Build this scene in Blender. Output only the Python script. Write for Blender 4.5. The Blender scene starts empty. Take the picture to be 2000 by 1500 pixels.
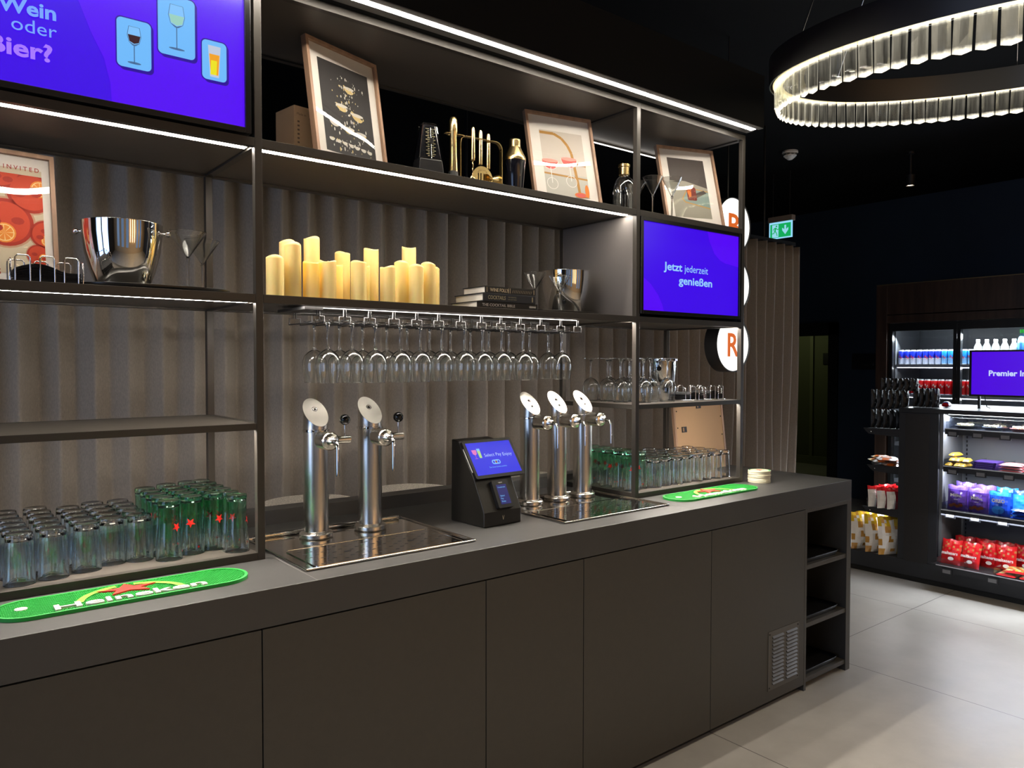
import bpy, math, random
from mathutils import Vector, Matrix
random.seed(7)
R = math.radians
SC = bpy.context.scene
COL = SC.collection

# ------------------------------------------------------------------ camera
F_PX = 1484.236
CAM = (-2.0985, -2.1684, 1.5102)
YAW, PITCH, ROLL = 0.6731, 0.0269, 0.0009
cam_d = bpy.data.cameras.new('camera'); cam = bpy.data.objects.new('camera', cam_d); COL.objects.link(cam)
cam_d.sensor_fit = 'HORIZONTAL'; cam_d.sensor_width = 36.0; cam_d.lens = F_PX / 2000 * 36.0
cam_d.clip_start = 0.02
fw = Vector((math.sin(YAW)*math.cos(PITCH), math.cos(YAW)*math.cos(PITCH), -math.sin(PITCH)))
rt = Vector((math.cos(YAW), -math.sin(YAW), 0)); up = rt.cross(fw)
rx = rt*math.cos(ROLL) + up*math.sin(ROLL); ux = up*math.cos(ROLL) - rt*math.sin(ROLL)
mw = Matrix((rx, ux, -fw)).transposed().to_4x4(); mw.translation = Vector(CAM)
cam.matrix_world = mw
SC.camera = cam

# ------------------------------------------------------------------ world, exposure, light levels
w = bpy.data.worlds.new('world'); SC.world = w; w.use_nodes = True
w.node_tree.nodes['Background'].inputs[0].default_value = (0.35, 0.42, 0.6, 1)
w.node_tree.nodes['Background'].inputs[1].default_value = 0.004
SC.view_settings.view_transform = 'Standard'
SC.view_settings.look = 'None'
SC.view_settings.exposure = 0.0
SC.view_settings.gamma = 1.0
SC.view_settings.use_curve_mapping = False
cy = SC.cycles
cy.use_denoising = True
cy.max_bounces = 32; cy.diffuse_bounces = 3; cy.glossy_bounces = 5
cy.transmission_bounces = 32; cy.transparent_max_bounces = 64
cy.caustics_reflective = False; cy.caustics_refractive = False
cy.sample_clamp_indirect = 10.0; cy.sample_clamp_direct = 0.0
cy.blur_glossy = 0.5

LED = 62.0         # radiance of the shelf strips
LED_TOP = 85.0     # radiance of the strip in the canopy
SPOTS = [(-2.6, -1.5), (-1.3, -1.55), (0.0, -1.6), (1.3, -1.75), (2.9, -2.6), (-2.6, -3.2), (-0.6, -3.4), (1.4, -3.4)]
SPOT_W = 60.0

def light(name, kind, loc, energy, color, rot=(0, 0, 0), **kw):
    d = bpy.data.lights.new(name, kind); d.energy = energy; d.color = color
    for k, v in kw.items(): setattr(d, k, v)
    o = bpy.data.objects.new(name, d); o.location = loc; o.rotation_euler = rot; COL.objects.link(o); return o

light('window_daylight', 'AREA', (-5.85, -1.6, 1.6), 50.0, (0.45, 0.63, 1.0), (0, R(-90), 0), shape='RECTANGLE', size=2.2, size_y=3.0)

# ------------------------------------------------------------------ colours and materials
def lin(c):
    c = c/255.0
    return c/12.92 if c <= 0.04045 else ((c+0.055)/1.055)**2.4
def S(r, g, b): return (lin(r), lin(g), lin(b), 1.0)
MATS = {}
def mat(name, color=(0.5, 0.5, 0.5, 1), rough=0.5, metal=0.0, **kw):
    if name in MATS: return MATS[name]
    m = bpy.data.materials.new(name); m.use_nodes = True
    b = m.node_tree.nodes['Principled BSDF']
    b.inputs['Base Color'].default_value = color
    b.inputs['Roughness'].default_value = rough
    b.inputs['Metallic'].default_value = metal
    for k, v in kw.items(): b.inputs[k.replace('_', ' ')].default_value = v
    MATS[name] = m; return m
def noisy(m, scale=8.0, amt=0.15, rough_amt=0.0, bump=0.0, stretch=(1, 1, 1), detail=6):
    nt = m.node_tree; N = nt.nodes; L = nt.links; b = N['Principled BSDF']
    tc = N.new('ShaderNodeTexCoord'); mp = N.new('ShaderNodeMapping'); mp.inputs['Scale'].default_value = stretch
    n = N.new('ShaderNodeTexNoise'); n.inputs['Scale'].default_value = scale; n.inputs['Detail'].default_value = detail
    L.new(tc.outputs['Object'], mp.inputs[0]); L.new(mp.outputs[0], n.inputs['Vector'])
    c = b.inputs['Base Color'].default_value[:]
    r = N.new('ShaderNodeValToRGB'); r.color_ramp.elements[0].position = 0.3; r.color_ramp.elements[1].position = 0.7
    r.color_ramp.elements[0].color = tuple(x*(1-amt) for x in c[:3])+(1,)
    r.color_ramp.elements[1].color = tuple(min(1, x*(1+amt)) for x in c[:3])+(1,)
    L.new(n.outputs['Fac'], r.inputs[0]); L.new(r.outputs[0], b.inputs['Base Color'])
    if rough_amt:
        mr = N.new('ShaderNodeMapRange'); r0 = b.inputs['Roughness'].default_value
        mr.inputs['To Min'].default_value = max(0, r0-rough_amt); mr.inputs['To Max'].default_value = r0+rough_amt
        L.new(n.outputs['Fac'], mr.inputs[0]); L.new(mr.outputs[0], b.inputs['Roughness'])
    if bump:
        bp = N.new('ShaderNodeBump'); bp.inputs['Strength'].default_value = bump; bp.inputs['Distance'].default_value = 0.002
        L.new(n.outputs['Fac'], bp.inputs['Height']); L.new(bp.outputs[0], b.inputs['Normal'])
    return m
def emit(name, color, strength=1.0):
    if name in MATS: return MATS[name]
    m = bpy.data.materials.new(name); m.use_nodes = True; nt = m.node_tree
    b = nt.nodes['Principled BSDF']; b.inputs['Base Color'].default_value = (0.01, 0.01, 0.01, 1); b.inputs['Roughness'].default_value = 0.25
    b.inputs['Emission Color'].default_value = color; b.inputs['Emission Strength'].default_value = strength
    MATS[name] = m; return m
def thin_glass(name, tint=(0.985, 0.99, 0.99, 1), edge=(0.62, 0.68, 0.68, 1), base=0.085, gain=0.75, rough=0.015, grad=None, bump=0.0, power=3.5, haze=0.0):
    """a thin pane or thin blown wall: light passes straight, edges reflect and take the glass colour"""
    if name in MATS: return MATS[name]
    m = bpy.data.materials.new(name); m.use_nodes = True; nt = m.node_tree; N = nt.nodes; L = nt.links
    N.remove(N['Principled BSDF']); out = N['Material Output']
    lw = N.new('ShaderNodeLayerWeight'); lw.inputs['Blend'].default_value = 0.5
    p = N.new('ShaderNodeMath'); p.operation = 'POWER'; p.inputs[1].default_value = power; L.new(lw.outputs['Facing'], p.inputs[0])
    ma = N.new('ShaderNodeMath'); ma.operation = 'MULTIPLY_ADD'; ma.inputs[1].default_value = gain; ma.inputs[2].default_value = base; ma.use_clamp = True
    L.new(p.outputs[0], ma.inputs[0])
    mx = N.new('ShaderNodeMix'); mx.data_type = 'RGBA'; mx.inputs['A'].default_value = tint; mx.inputs['B'].default_value = edge
    L.new(p.outputs[0], mx.inputs['Factor'])
    tr = N.new('ShaderNodeBsdfTransparent'); gl = N.new('ShaderNodeBsdfGlossy'); gl.inputs['Roughness'].default_value = rough
    col_out = mx.outputs['Result']
    if grad:                        # grad = (z0, z1, colour): the glass itself is coloured towards its foot
        tc = N.new('ShaderNodeTexCoord'); sx = N.new('ShaderNodeSeparateXYZ'); L.new(tc.outputs['Object'], sx.inputs[0])
        mr = N.new('ShaderNodeMapRange'); mr.inputs['From Min'].default_value = grad[0]; mr.inputs['From Max'].default_value = grad[1]
        L.new(sx.outputs['Z'], mr.inputs[0])
        m2 = N.new('ShaderNodeMix'); m2.data_type = 'RGBA'; m2.blend_type = 'MULTIPLY'
        m3 = N.new('ShaderNodeMix'); m3.data_type = 'RGBA'; m3.inputs['A'].default_value = grad[3]; m3.inputs['B'].default_value = grad[2]
        L.new(mr.outputs[0], m3.inputs['Factor']); m2.inputs['Factor'].default_value = 1.0
        L.new(col_out, m2.inputs['A']); L.new(m3.outputs['Result'], m2.inputs['B']); col_out = m2.outputs['Result']
    L.new(col_out, tr.inputs[0])
    if bump:
        tc = N.new('ShaderNodeTexCoord'); n = N.new('ShaderNodeTexNoise'); n.inputs['Scale'].default_value = 5.0; n.inputs['Detail'].default_value = 0
        L.new(tc.outputs['Object'], n.inputs['Vector'])
        bp = N.new('ShaderNodeBump'); bp.inputs['Strength'].default_value = 1.0; bp.inputs['Distance'].default_value = bump
        L.new(n.outputs['Fac'], bp.inputs['Height']); L.new(bp.outputs[0], gl.inputs['Normal'])
    t_out = tr.outputs[0]
    if haze:                        # diffuse share added to make the glass look luminous
        di = N.new('ShaderNodeBsdfDiffuse'); tl = N.new('ShaderNodeBsdfTranslucent'); mh = N.new('ShaderNodeMixShader'); mh.inputs[0].default_value = 0.5
        L.new(di.outputs[0], mh.inputs[1]); L.new(tl.outputs[0], mh.inputs[2]); mz = N.new('ShaderNodeMixShader'); mz.inputs[0].default_value = haze
        L.new(col_out, di.inputs[0]); L.new(col_out, tl.inputs[0]); L.new(tr.outputs[0], mz.inputs[1]); L.new(mh.outputs[0], mz.inputs[2]); t_out = mz.outputs[0]
    ms = N.new('ShaderNodeMixShader'); L.new(ma.outputs[0], ms.inputs[0]); L.new(t_out, ms.inputs[1]); L.new(gl.outputs[0], ms.inputs[2])
    L.new(ms.outputs[0], out.inputs['Surface']); MATS[name] = m; return m

M_frame = noisy(mat('anthracite powder coat', (0.032, 0.028, 0.023, 1), 0.42), 60, 0.05, 0.03)
M_board = noisy(mat('anthracite shelf laminate', (0.080, 0.070, 0.060, 1), 0.45), 40, 0.05, 0.04)
M_top = noisy(mat('dark laminate worktop', (0.045, 0.044, 0.043, 1), 0.42), 5, 0.08, 0.07)
M_door = noisy(mat('dark brown-grey laminate door', (0.043, 0.039, 0.032, 1), 0.5), 45, 0.06, 0.03, bump=0.05)
M_in = mat('black cabinet inside', (0.012, 0.012, 0.013, 1), 0.5)
M_panel = mat('grey satin side panel', (0.13, 0.12, 0.115, 1), 0.4)
M_black = mat('black plastic', (0.008, 0.008, 0.009, 1), 0.35)
M_bezel = mat('black screen bezel', (0.006, 0.006, 0.007, 1), 0.25)
M_blackm = mat('matt black steel', (0.012, 0.012, 0.013, 1), 0.4, 0.0)
M_steel = mat('brushed steel', (0.72, 0.69, 0.64, 1), 0.24, 1.0, Anisotropic=0.5)
M_cap = mat('brushed steel cap', (0.92, 0.88, 0.80, 1), 0.42, 1.0)
M_tray = noisy(mat('polished drip tray steel', (0.62, 0.60, 0.57, 1), 0.1, 1.0), 3, 0.05, 0.04)
M_chrome = mat('polished steel', (0.83, 0.82, 0.80, 1), 0.04, 1.0)
M_wire = mat('chrome wire', (0.8, 0.8, 0.82, 1), 0.15, 1.0)
M_gold = mat('brushed gold', (0.78, 0.60, 0.28, 1), 0.26, 1.0)
M_white = mat('white plastic', (0.75, 0.74, 0.72, 1), 0.4)
M_led = emit('strip light diffuser', (1.0, 0.90, 0.77, 1), LED)
M_ledlow = emit('lower strip diffuser', (1.0, 0.91, 0.80, 1), 170.0)
M_ledt = emit('canopy strip diffuser', (1.0, 0.91, 0.78, 1), LED_TOP)
M_glass = thin_glass('thin clear glass')
M_glasst = thin_glass('thin tumbler glass', tint=(0.997, 0.998, 0.997, 1), edge=(0.80, 0.84, 0.84, 1), base=0.035, gain=0.6, power=3.5, haze=0.05)
M_solid = mat('solid clear glass', (0.97, 0.99, 0.985, 1), 0.0, 0.0, IOR=1.48, Transmission_Weight=1.0)
M_gsolid = mat('solid green glass', (0.25, 0.72, 0.50, 1), 0.0, 0.0, IOR=1.48, Transmission_Weight=1.0)
M_green = thin_glass('green beer glass', tint=(0.995, 0.997, 0.995, 1), edge=(0.7, 0.82, 0.76, 1), base=0.035, gain=0.6, power=3.5, haze=0.06,
                     grad=(0.03, 0.17, (0.42, 0.84, 0.62, 1), (0.98, 1.0, 0.985, 1)))
def green_solid():
    m = mat('green tinted solid glass', (1, 1, 1, 1), 0.0, 0.0, IOR=1.45, Transmission_Weight=1.0); nt = m.node_tree; N = nt.nodes; L = nt.links
    tc = N.new('ShaderNodeTexCoord'); sx = N.new('ShaderNodeSeparateXYZ'); L.new(tc.outputs['Object'], sx.inputs[0])
    mr = N.new('ShaderNodeMapRange'); mr.inputs['From Min'].default_value = 0.02; mr.inputs['From Max'].default_value = 0.165; L.new(sx.outputs['Z'], mr.inputs[0])
    mx = N.new('ShaderNodeMix'); mx.data_type = 'RGBA'; mx.inputs['A'].default_value = (0.97, 0.995, 0.98, 1); mx.inputs['B'].default_value = (0.50, 0.88, 0.68, 1)
    L.new(mr.outputs[0], mx.inputs['Factor']); L.new(mx.outputs['Result'], N['Principled BSDF'].inputs['Base Color']); return m
M_ggl = green_solid()
M_pane = thin_glass('window pane', tint=(0.93, 0.94, 0.94, 1), base=0.045, gain=0.5, rough=0.0)
M_art = thin_glass('picture pane', tint=(0.97, 0.97, 0.97, 1), base=0.06, gain=0.5, rough=0.01, bump=0.012)
M_acr = thin_glass('clear acrylic', tint=(0.9, 0.92, 0.95, 1), edge=(0.6, 0.65, 0.72, 1), base=0.05, gain=0.6, rough=0.05)
M_oak = noisy(mat('light oak frame', (0.36, 0.22, 0.14, 1), 0.5), 30, 0.25, stretch=(1, 1, 0.1))
M_mat = mat('picture mount card', (0.78, 0.74, 0.68, 1), 0.7)

def curtain_mat():
    m = mat('grey brown curtain weave', (0.225, 0.196, 0.168, 1), 0.95)
    b = m.node_tree.nodes['Principled BSDF']; b.inputs['Sheen Weight'].default_value = 0.15
    return noisy(m, 260, 0.12, bump=0.25, stretch=(1, 1, 0.35), detail=3)
M_curt = curtain_mat()

def floor_mat():
    m = mat('large concrete tiles', (0.36, 0.34, 0.31, 1), 0.38); nt = m.node_tree; N = nt.nodes; L = nt.links; b = N['Principled BSDF']
    tc = N.new('ShaderNodeTexCoord'); n = N.new('ShaderNodeTexNoise'); n.inputs['Scale'].default_value = 3.0; n.inputs['Detail'].default_value = 9; n.inputs['Roughness'].default_value = 0.65
    L.new(tc.outputs['Object'], n.inputs['Vector'])
    r = N.new('ShaderNodeValToRGB'); r.color_ramp.elements[0].position = 0.3; r.color_ramp.elements[1].position = 0.75
    r.color_ramp.elements[0].color = (0.30, 0.285, 0.26, 1); r.color_ramp.elements[1].color = (0.40, 0.385, 0.355, 1)
    L.new(n.outputs['Fac'], r.inputs[0])
    sx = N.new('ShaderNodeSeparateXYZ'); L.new(tc.outputs['Object'], sx.inputs[0])
    def joint(out, off, pitch):
        a = N.new('ShaderNodeMath'); a.operation = 'ADD'; a.inputs[1].default_value = off; L.new(out, a.inputs[0])
        q = N.new('ShaderNodeMath'); q.operation = 'PINGPONG'; q.inputs[1].default_value = pitch/2; L.new(a.outputs[0], q.inputs[0])
        c = N.new('ShaderNodeMath'); c.operation = 'LESS_THAN'; c.inputs[1].default_value = 0.0022; L.new(q.outputs[0], c.inputs[0]); return c.outputs[0]
    jx = joint(sx.outputs['X'], -0.455+11.4, 1.14); jy = joint(sx.outputs['Y'], 0.075+11.4, 1.14)
    mxm = N.new('ShaderNodeMath'); mxm.operation = 'MAXIMUM'; L.new(jx, mxm.inputs[0]); L.new(jy, mxm.inputs[1])
    mx = N.new('ShaderNodeMix'); mx.data_type = 'RGBA'; mx.inputs['B'].default_value = (0.07, 0.065, 0.06, 1)
    L.new(mxm.outputs[0], mx.inputs['Factor']); L.new(r.outputs[0], mx.inputs['A']); L.new(mx.outputs['Result'], b.inputs['Base Color'])
    mr = N.new('ShaderNodeMapRange'); mr.inputs['To Min'].default_value = 0.26; mr.inputs['To Max'].default_value = 0.5
    L.new(n.outputs['Fac'], mr.inputs[0]); L.new(mr.outputs[0], b.inputs['Roughness'])
    return m

# ------------------------------------------------------------------ mesh builder
class Plane:
    """a drawing plane: origin, right axis, up axis; +normal looks at the viewer"""
    def __init__(s, o, ex, ey):
        s.o = Vector(o); s.ex = Vector(ex).normalized(); s.ey = Vector(ey).normalized(); s.n = s.ex.cross(s.ey)
    def __call__(s, u, v, l=0.0): return s.o + s.ex*u + s.ey*v + s.n*l
_tcache = {}
def text_mesh(body, bold):
    k = (body, bold)
    if k in _tcache: return _tcache[k]
    cu = bpy.data.curves.new('t', 'FONT'); cu.body = body; cu.size = 1.0; cu.offset = bold; cu.resolution_u = 3
    ob = bpy.data.objects.new('t', cu); COL.objects.link(ob)
    dg = bpy.context.evaluated_depsgraph_get(); dg.update()
    me = bpy.data.meshes.new_from_object(ob.evaluated_get(dg))
    vs = [v.co.copy() for v in me.vertices]; fs = [tuple(p.vertices) for p in me.polygons]
    bpy.data.objects.remove(ob); bpy.data.curves.remove(cu); bpy.data.meshes.remove(me)
    x0 = min(v.x for v in vs); x1 = max(v.x for v in vs)
    _tcache[k] = (vs, fs, x0, x1); return _tcache[k]
class MB:
    def __init__(s): s.v = []; s.f = []; s.m = []; s.s = []
    def add(s, vs, fs, mi=0, smooth=False, M=None):
        o = len(s.v)
        for p in vs:
            p = Vector(p); s.v.append(M @ p if M else p)
        for q in fs: s.f.append(tuple(i+o for i in q)); s.m.append(mi); s.s.append(smooth)
        return s
    def box(s, x0, x1, y0, y1, z0, z1, mi=0, M=None):
        vs = [(x, y, z) for z in (z0, z1) for y in (y0, y1) for x in (x0, x1)]
        return s.add(vs, [(0, 2, 3, 1), (4, 5, 7, 6), (0, 1, 5, 4), (2, 6, 7, 3), (0, 4, 6, 2), (1, 3, 7, 5)], mi, False, M)
    def lathe(s, prof, n=24, mi=0, M=None, smooth=True, squash=None):
        if smooth:                      # holding rings on both sides of every sharp turn keep the shading true
            q = [prof[0]]
            for i in range(1, len(prof)-1):
                a = Vector(prof[i][:2])-Vector(prof[i-1][:2]); b = Vector(prof[i+1][:2])-Vector(prof[i][:2]); ex_ = tuple(prof[i][2:])
                if a.length > 1e-6 and b.length > 1e-6 and a.angle(b) > R(28):
                    da = min(0.0006, a.length*0.2); db = min(0.0006, b.length*0.2)
                    pa = Vector(prof[i][:2])-a.normalized()*da; pb = Vector(prof[i][:2])+b.normalized()*db
                    q += [(pa.x, pa.y)+tuple(prof[i-1][2:]), prof[i], (pb.x, pb.y)+ex_]
                else: q.append(prof[i])
            q.append(prof[-1]); prof = q
        vs = []; fs = []; mis = []
        for r, z in [(p[0], p[1]) for p in prof]:
            for k in range(n):
                a = 2*math.pi*k/n; vs.append((r*math.cos(a), r*math.sin(a), z))
        o = len(s.v)
        for p in vs:
            p = Vector(p); s.v.append(M @ p if M else p)
        for i in range(len(prof)-1):
            m_ = prof[i][2] if len(prof[i]) > 2 else mi
            for k in range(n):
                k2 = (k+1) % n; a, b, c, d = i*n+k, i*n+k2, (i+1)*n+k2, (i+1)*n+k
                s.f.append((a+o, b+o, c+o, d+o)); s.m.append(m_); s.s.append(smooth)
        return s
    def tube(s, pts, r, n=8, mi=0, closed=False, M=None, caps=True):
        pts = [Vector(p) for p in pts]; N = len(pts); vs = []; fs = []
        rr = r if isinstance(r, (list, tuple)) else [r]*N
        ref = None
        for i, p in enumerate(pts):
            a = pts[i-1] if (i > 0 or closed) else p; b = pts[(i+1) % N] if (i < N-1 or closed) else p
            t = (b-a).normalized()
            if ref is None:
                ref = Vector((0, 0, 1)) if abs(t.z) < 0.9 else Vector((1, 0, 0))
            u = (ref - t*ref.dot(t)).normalized(); ref = u; w_ = t.cross(u)
            for k in range(n):
                an = 2*math.pi*k/n + math.pi/n; vs.append(p + (u*math.cos(an)+w_*math.sin(an))*rr[i])
        for i in range(N if closed else N-1):
            j = (i+1) % N
            for k in range(n):
                k2 = (k+1) % n; fs.append((i*n+k, i*n+k2, j*n+k2, j*n+k))
        s.add(vs, fs, mi, n > 5, M)
        if caps and not closed: s.add(vs[:n], [tuple(range(n))[::-1]], mi, False, M); s.add(vs[-n:], [tuple(range(n))], mi, False, M)
        return s
    def sphere(s, c, r, mi=0, n=16, M=None, sc=(1, 1, 1)):
        h = n//2
        prof = [(max(1e-5, r*math.sin(math.pi*i/h)), -r*math.cos(math.pi*i/h)) for i in range(h+1)]
        T = Matrix.Translation(Vector(c)) @ Matrix.Diagonal((sc[0], sc[1], sc[2], 1))
        return s.lathe(prof, n, mi, (M @ T) if M else T)
    def prism(s, P, pts, t0, t1, mi=0, side=None):
        """polygon pts on plane P, from lift t0 to t1"""
        n = len(pts); vs = [P(u, v, t0) for u, v in pts]+[P(u, v, t1) for u, v in pts]
        s.add(vs, [tuple(range(n, 2*n))], mi); s.add(vs, [tuple(range(n))[::-1]], mi)
        s.add(vs, [(i, (i+1) % n, n+(i+1) % n, n+i) for i in range(n)], mi if side is None else side)
        return s
    def flat(s, P, pts, l, mi=0):
        return s.add([P(u, v, l) for u, v in pts], [tuple(range(len(pts)))], mi)
    def rect(s, P, u0, u1, v0, v1, l, mi=0): return s.flat(P, [(u0, v0), (u1, v0), (u1, v1), (u0, v1)], l, mi)
    def disc(s, P, u, v, ru, rv, l, mi=0, n=28, a0=0, a1=360, inner=None):
        pts = [(u+ru*math.cos(R(a0+(a1-a0)*k/n)), v+rv*math.sin(R(a0+(a1-a0)*k/n))) for k in range(n+(0 if a1-a0 == 360 else 1))]
        return s.flat(P, pts, l, mi)
    def ring(s, P, u, v, ro, ri, l, mi=0, n=32, a0=0, a1=360):
        vs = []; 
        for k in range(n+1):
            a = R(a0+(a1-a0)*k/n); vs += [P(u+ro*math.cos(a), v+ro*math.sin(a), l), P(u+ri*math.cos(a), v+ri*math.sin(a), l)]
        return s.add(vs, [(2*k, 2*k+2, 2*k+3, 2*k+1) for k in range(n)], mi)
    def text(s, P, body, u, v, h, l=0.001, mi=0, align='L', width=None, bold=0.0, thick=0.0, slope=0.0):
        vs, fs, x0, x1 = text_mesh(body, bold)
        sc = h/0.7; sx = sc if width is None else width/(x1-x0)
        W = (x1-x0)*sx; off = {'L': 0, 'C': -W/2, 'R': -W}[align]
        pts = [P(u+off+(p.x-x0)*sx, v+p.y*sc+slope*(off+(p.x-x0)*sx), l+thick) for p in vs]
        s.add(pts, fs, mi)
        if thick:
            from collections import Counter
            cnt = Counter()
            for q in fs:
                for i in range(len(q)): cnt[frozenset((q[i], q[(i+1) % len(q)]))] += 1
            low = [P(u+off+(p.x-x0)*sx, v+p.y*sc+slope*(off+(p.x-x0)*sx), l) for p in vs]; n = len(vs)
            ed = [tuple(e) for e, c in cnt.items() if c == 1]
            s.add(pts+low, [(a, b, b+n, a+n) for a, b in ed], mi)
        return s
    def star(s, P, u, v, r, l, mi=0, k=0.42, rot=90, thick=0.0, sx=1.0, sy=1.0):
        pts = [(u+sx*(r if i % 2 == 0 else r*k)*math.cos(R(rot+36*i)), v+sy*(r if i % 2 == 0 else r*k)*math.sin(R(rot+36*i))) for i in range(10)]
        if thick: return s.prism(P, pts, l, l+thick, mi)
        return s.flat(P, pts, l, mi)
    def build(s, name, mats, parent=None, world=False, bevel=0.0, sub=0, weld=False):
        me = bpy.data.meshes.new(name)
        off = Vector(parent.location) if (parent and world) else Vector((0, 0, 0))
        if parent and world and parent.parent: off = off + Vector(parent.parent.location)
        me.from_pydata([tuple(p-off) for p in s.v], [], s.f)
        if not isinstance(mats, (list, tuple)): mats = [mats]
        for m_ in mats: me.materials.append(m_)
        me.polygons.foreach_set('material_index', s.m); me.polygons.foreach_set('use_smooth', s.s); me.update()
        o = bpy.data.objects.new(name, me); COL.objects.link(o)
        if parent: o.parent = parent
        if bevel:
            md = o.modifiers.new('bevel', 'BEVEL'); md.width = bevel; md.segments = 2; md.limit_method = 'ANGLE'
        return o
def tag(o, label, cat, group=None):
    o['label'] = label; o['category'] = cat
    if group: o['group'] = group
    return o
def thing(name, label, cat, loc=(0, 0, 0), rz=0.0, group=None):
    o = bpy.data.objects.new(name, None); o.empty_display_size = 0.05; COL.objects.link(o); o.location = loc; o.rotation_euler = (0, 0, rz)
    return tag(o, label, cat, group)
def struct(o): o['kind'] = 'structure'; return o
def dup(root, loc, rz=0.0, label=None, rot=None):
    r = root.copy(); COL.objects.link(r); r.location = loc; r.rotation_euler = rot if rot else (0, 0, rz)
    if label: r['label'] = label
    for ch in list(root.children):
        c = ch.copy(); COL.objects.link(c); c.parent = r
        for g in list(ch.children):
            d = g.copy(); COL.objects.link(d); d.parent = c
    return r
ORD = ['first', 'second', 'third', 'fourth', 'fifth', 'sixth', 'seventh', 'eighth', 'ninth', 'tenth', 'eleventh', 'twelfth']
def rz_m(a): return Matrix.Rotation(a, 4, 'Z')
def T(x, y, z): return Matrix.Translation((x, y, z))
def round_rect(u0, u1, v0, v1, r, n=6):
    pts = []
    for cx, cy_, a in ((u1-r, v0+r, -90), (u1-r, v1-r, 0), (u0+r, v1-r, 90), (u0+r, v0+r, 180)):
        for k in range(n+1): pts.append((cx+r*math.cos(R(a+90*k/n)), cy_+r*math.sin(R(a+90*k/n))))
    return pts

# ------------------------------------------------------------------ dimensions
XL, XA0, XA1, XB0, XB1, XC0, XC1 = -2.05, -1.3102, -1.2883, 0.2945, 0.3167, 1.0355, 1.0577
PW = 0.022; D = 0.455
ZU0, ZU1, ZM0, ZM1, ZR0, ZR1 = 2.1303, 2.1547, 1.6848, 1.7093, 1.3178, 1.3370
ZT = 2.600; ZC = 0.940; ZB = 0.962; YC = -0.2972; XE = 1.5331; ZW = 0.8434
WX = 6.2; ZCEIL = 3.27

# ------------------------------------------------------------------ room shell
MB().box(-6, 9, -6, 7, -0.05, 0).build('floor', floor_mat())
struct(bpy.data.objects['floor'])
M_ceil = mat('black painted ceiling', (0.0025, 0.0025, 0.003, 1), 0.95, 0.0, Specular_IOR_Level=0.15)
struct(MB().box(-6, 9, -6, 7, ZCEIL, ZCEIL+0.05).build('ceiling', M_ceil))
M_wall = noisy(mat('dark blue wall paint', (0.013, 0.026, 0.052, 1), 0.6), 2, 0.1)
M_wallk = mat('dark wall paint', (0.02, 0.02, 0.022, 1), 0.7)
wr = MB()
DY0, DY1, DZ = 2.39, 3.35, 1.84
wr.box(WX, WX+0.12, -6, DY0, 0, ZCEIL); wr.box(WX, WX+0.12, DY1, 7, 0, ZCEIL); wr.box(WX, WX+0.12, DY0, DY1, DZ, ZCEIL)
struct(wr.build('wall_right', M_wall))
struct(MB().box(-6, WX, 4.6, 4.7, 0, ZCEIL).build('wall_back', M_wallk))
struct(MB().box(-6, WX, -6, -5.9, 0, ZCEIL).build('wall_front', mat('bright warm reflecting wall', (0.62, 0.45, 0.27, 1), 0.6)))  # unseen wall made bright and warm to put gold bands in the steel
wl = MB(); wl.box(-6, -5.9, -6, -3.3, 0, ZCEIL); wl.box(-6, -5.9, 0.1, 4.7, 0, ZCEIL); wl.box(-6, -5.9, -3.3, 0.1, 0, 0.4); wl.box(-6, -5.9, -3.3, 0.1, 2.8, ZCEIL)
struct(wl.build('wall_left', M_wallk))
wf = MB().box(-5.98, -5.93, -3.3, 0.1, 0.4, 2.8)
struct(wf.build('window_1', emit('dusk daylight in window', (0.34, 0.55, 1.0, 1), 0.6)))
wb = MB()
for y in (-3.3, -2.2, -1.1, 0.04): wb.box(-5.93, -5.88, y, y+0.06, 0.4, 2.8)
for z in (0.4, 2.74): wb.box(-5.93, -5.88, -3.3, 0.1, z, z+0.06)
wo = wb.build('window_frame', M_blackm, bpy.data.objects['window_1'])
wn = 2
for wx in (-4.6, -3.2, -1.8, 1.6, 3.0):
    struct(MB().box(wx, wx+0.75, -5.9, -5.88, 0.5, 2.7).build('window_%d' % wn, emit('added blue streak glow', (0.38, 0.60, 1.0, 1), 0.30))); wn += 1  # blue glowing strips added behind the camera for streaks in steel and glass
for lx in (-0.55, 0.15, 0.85):  # unseen lamps added for warm highlights on steel and glass
    t = thing('added_wall_lamp', 'tall warm lamp added unseen behind the camera for highlights', 'lamp', (lx, -5.85, 1.5), group='added highlight lamps')
    MB().lathe([(0.0005, -0.5), (0.07, -0.5), (0.07, 0.5), (0.0005, 0.5)], 20).build('shade', emit('added lamp glow', (1.0, 0.66, 0.34, 1), 5.0), t)
    MB().box(-0.03, 0.03, -0.05, -0.02, -0.06, 0.06).build('wall_bracket', M_blackm, t)
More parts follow.
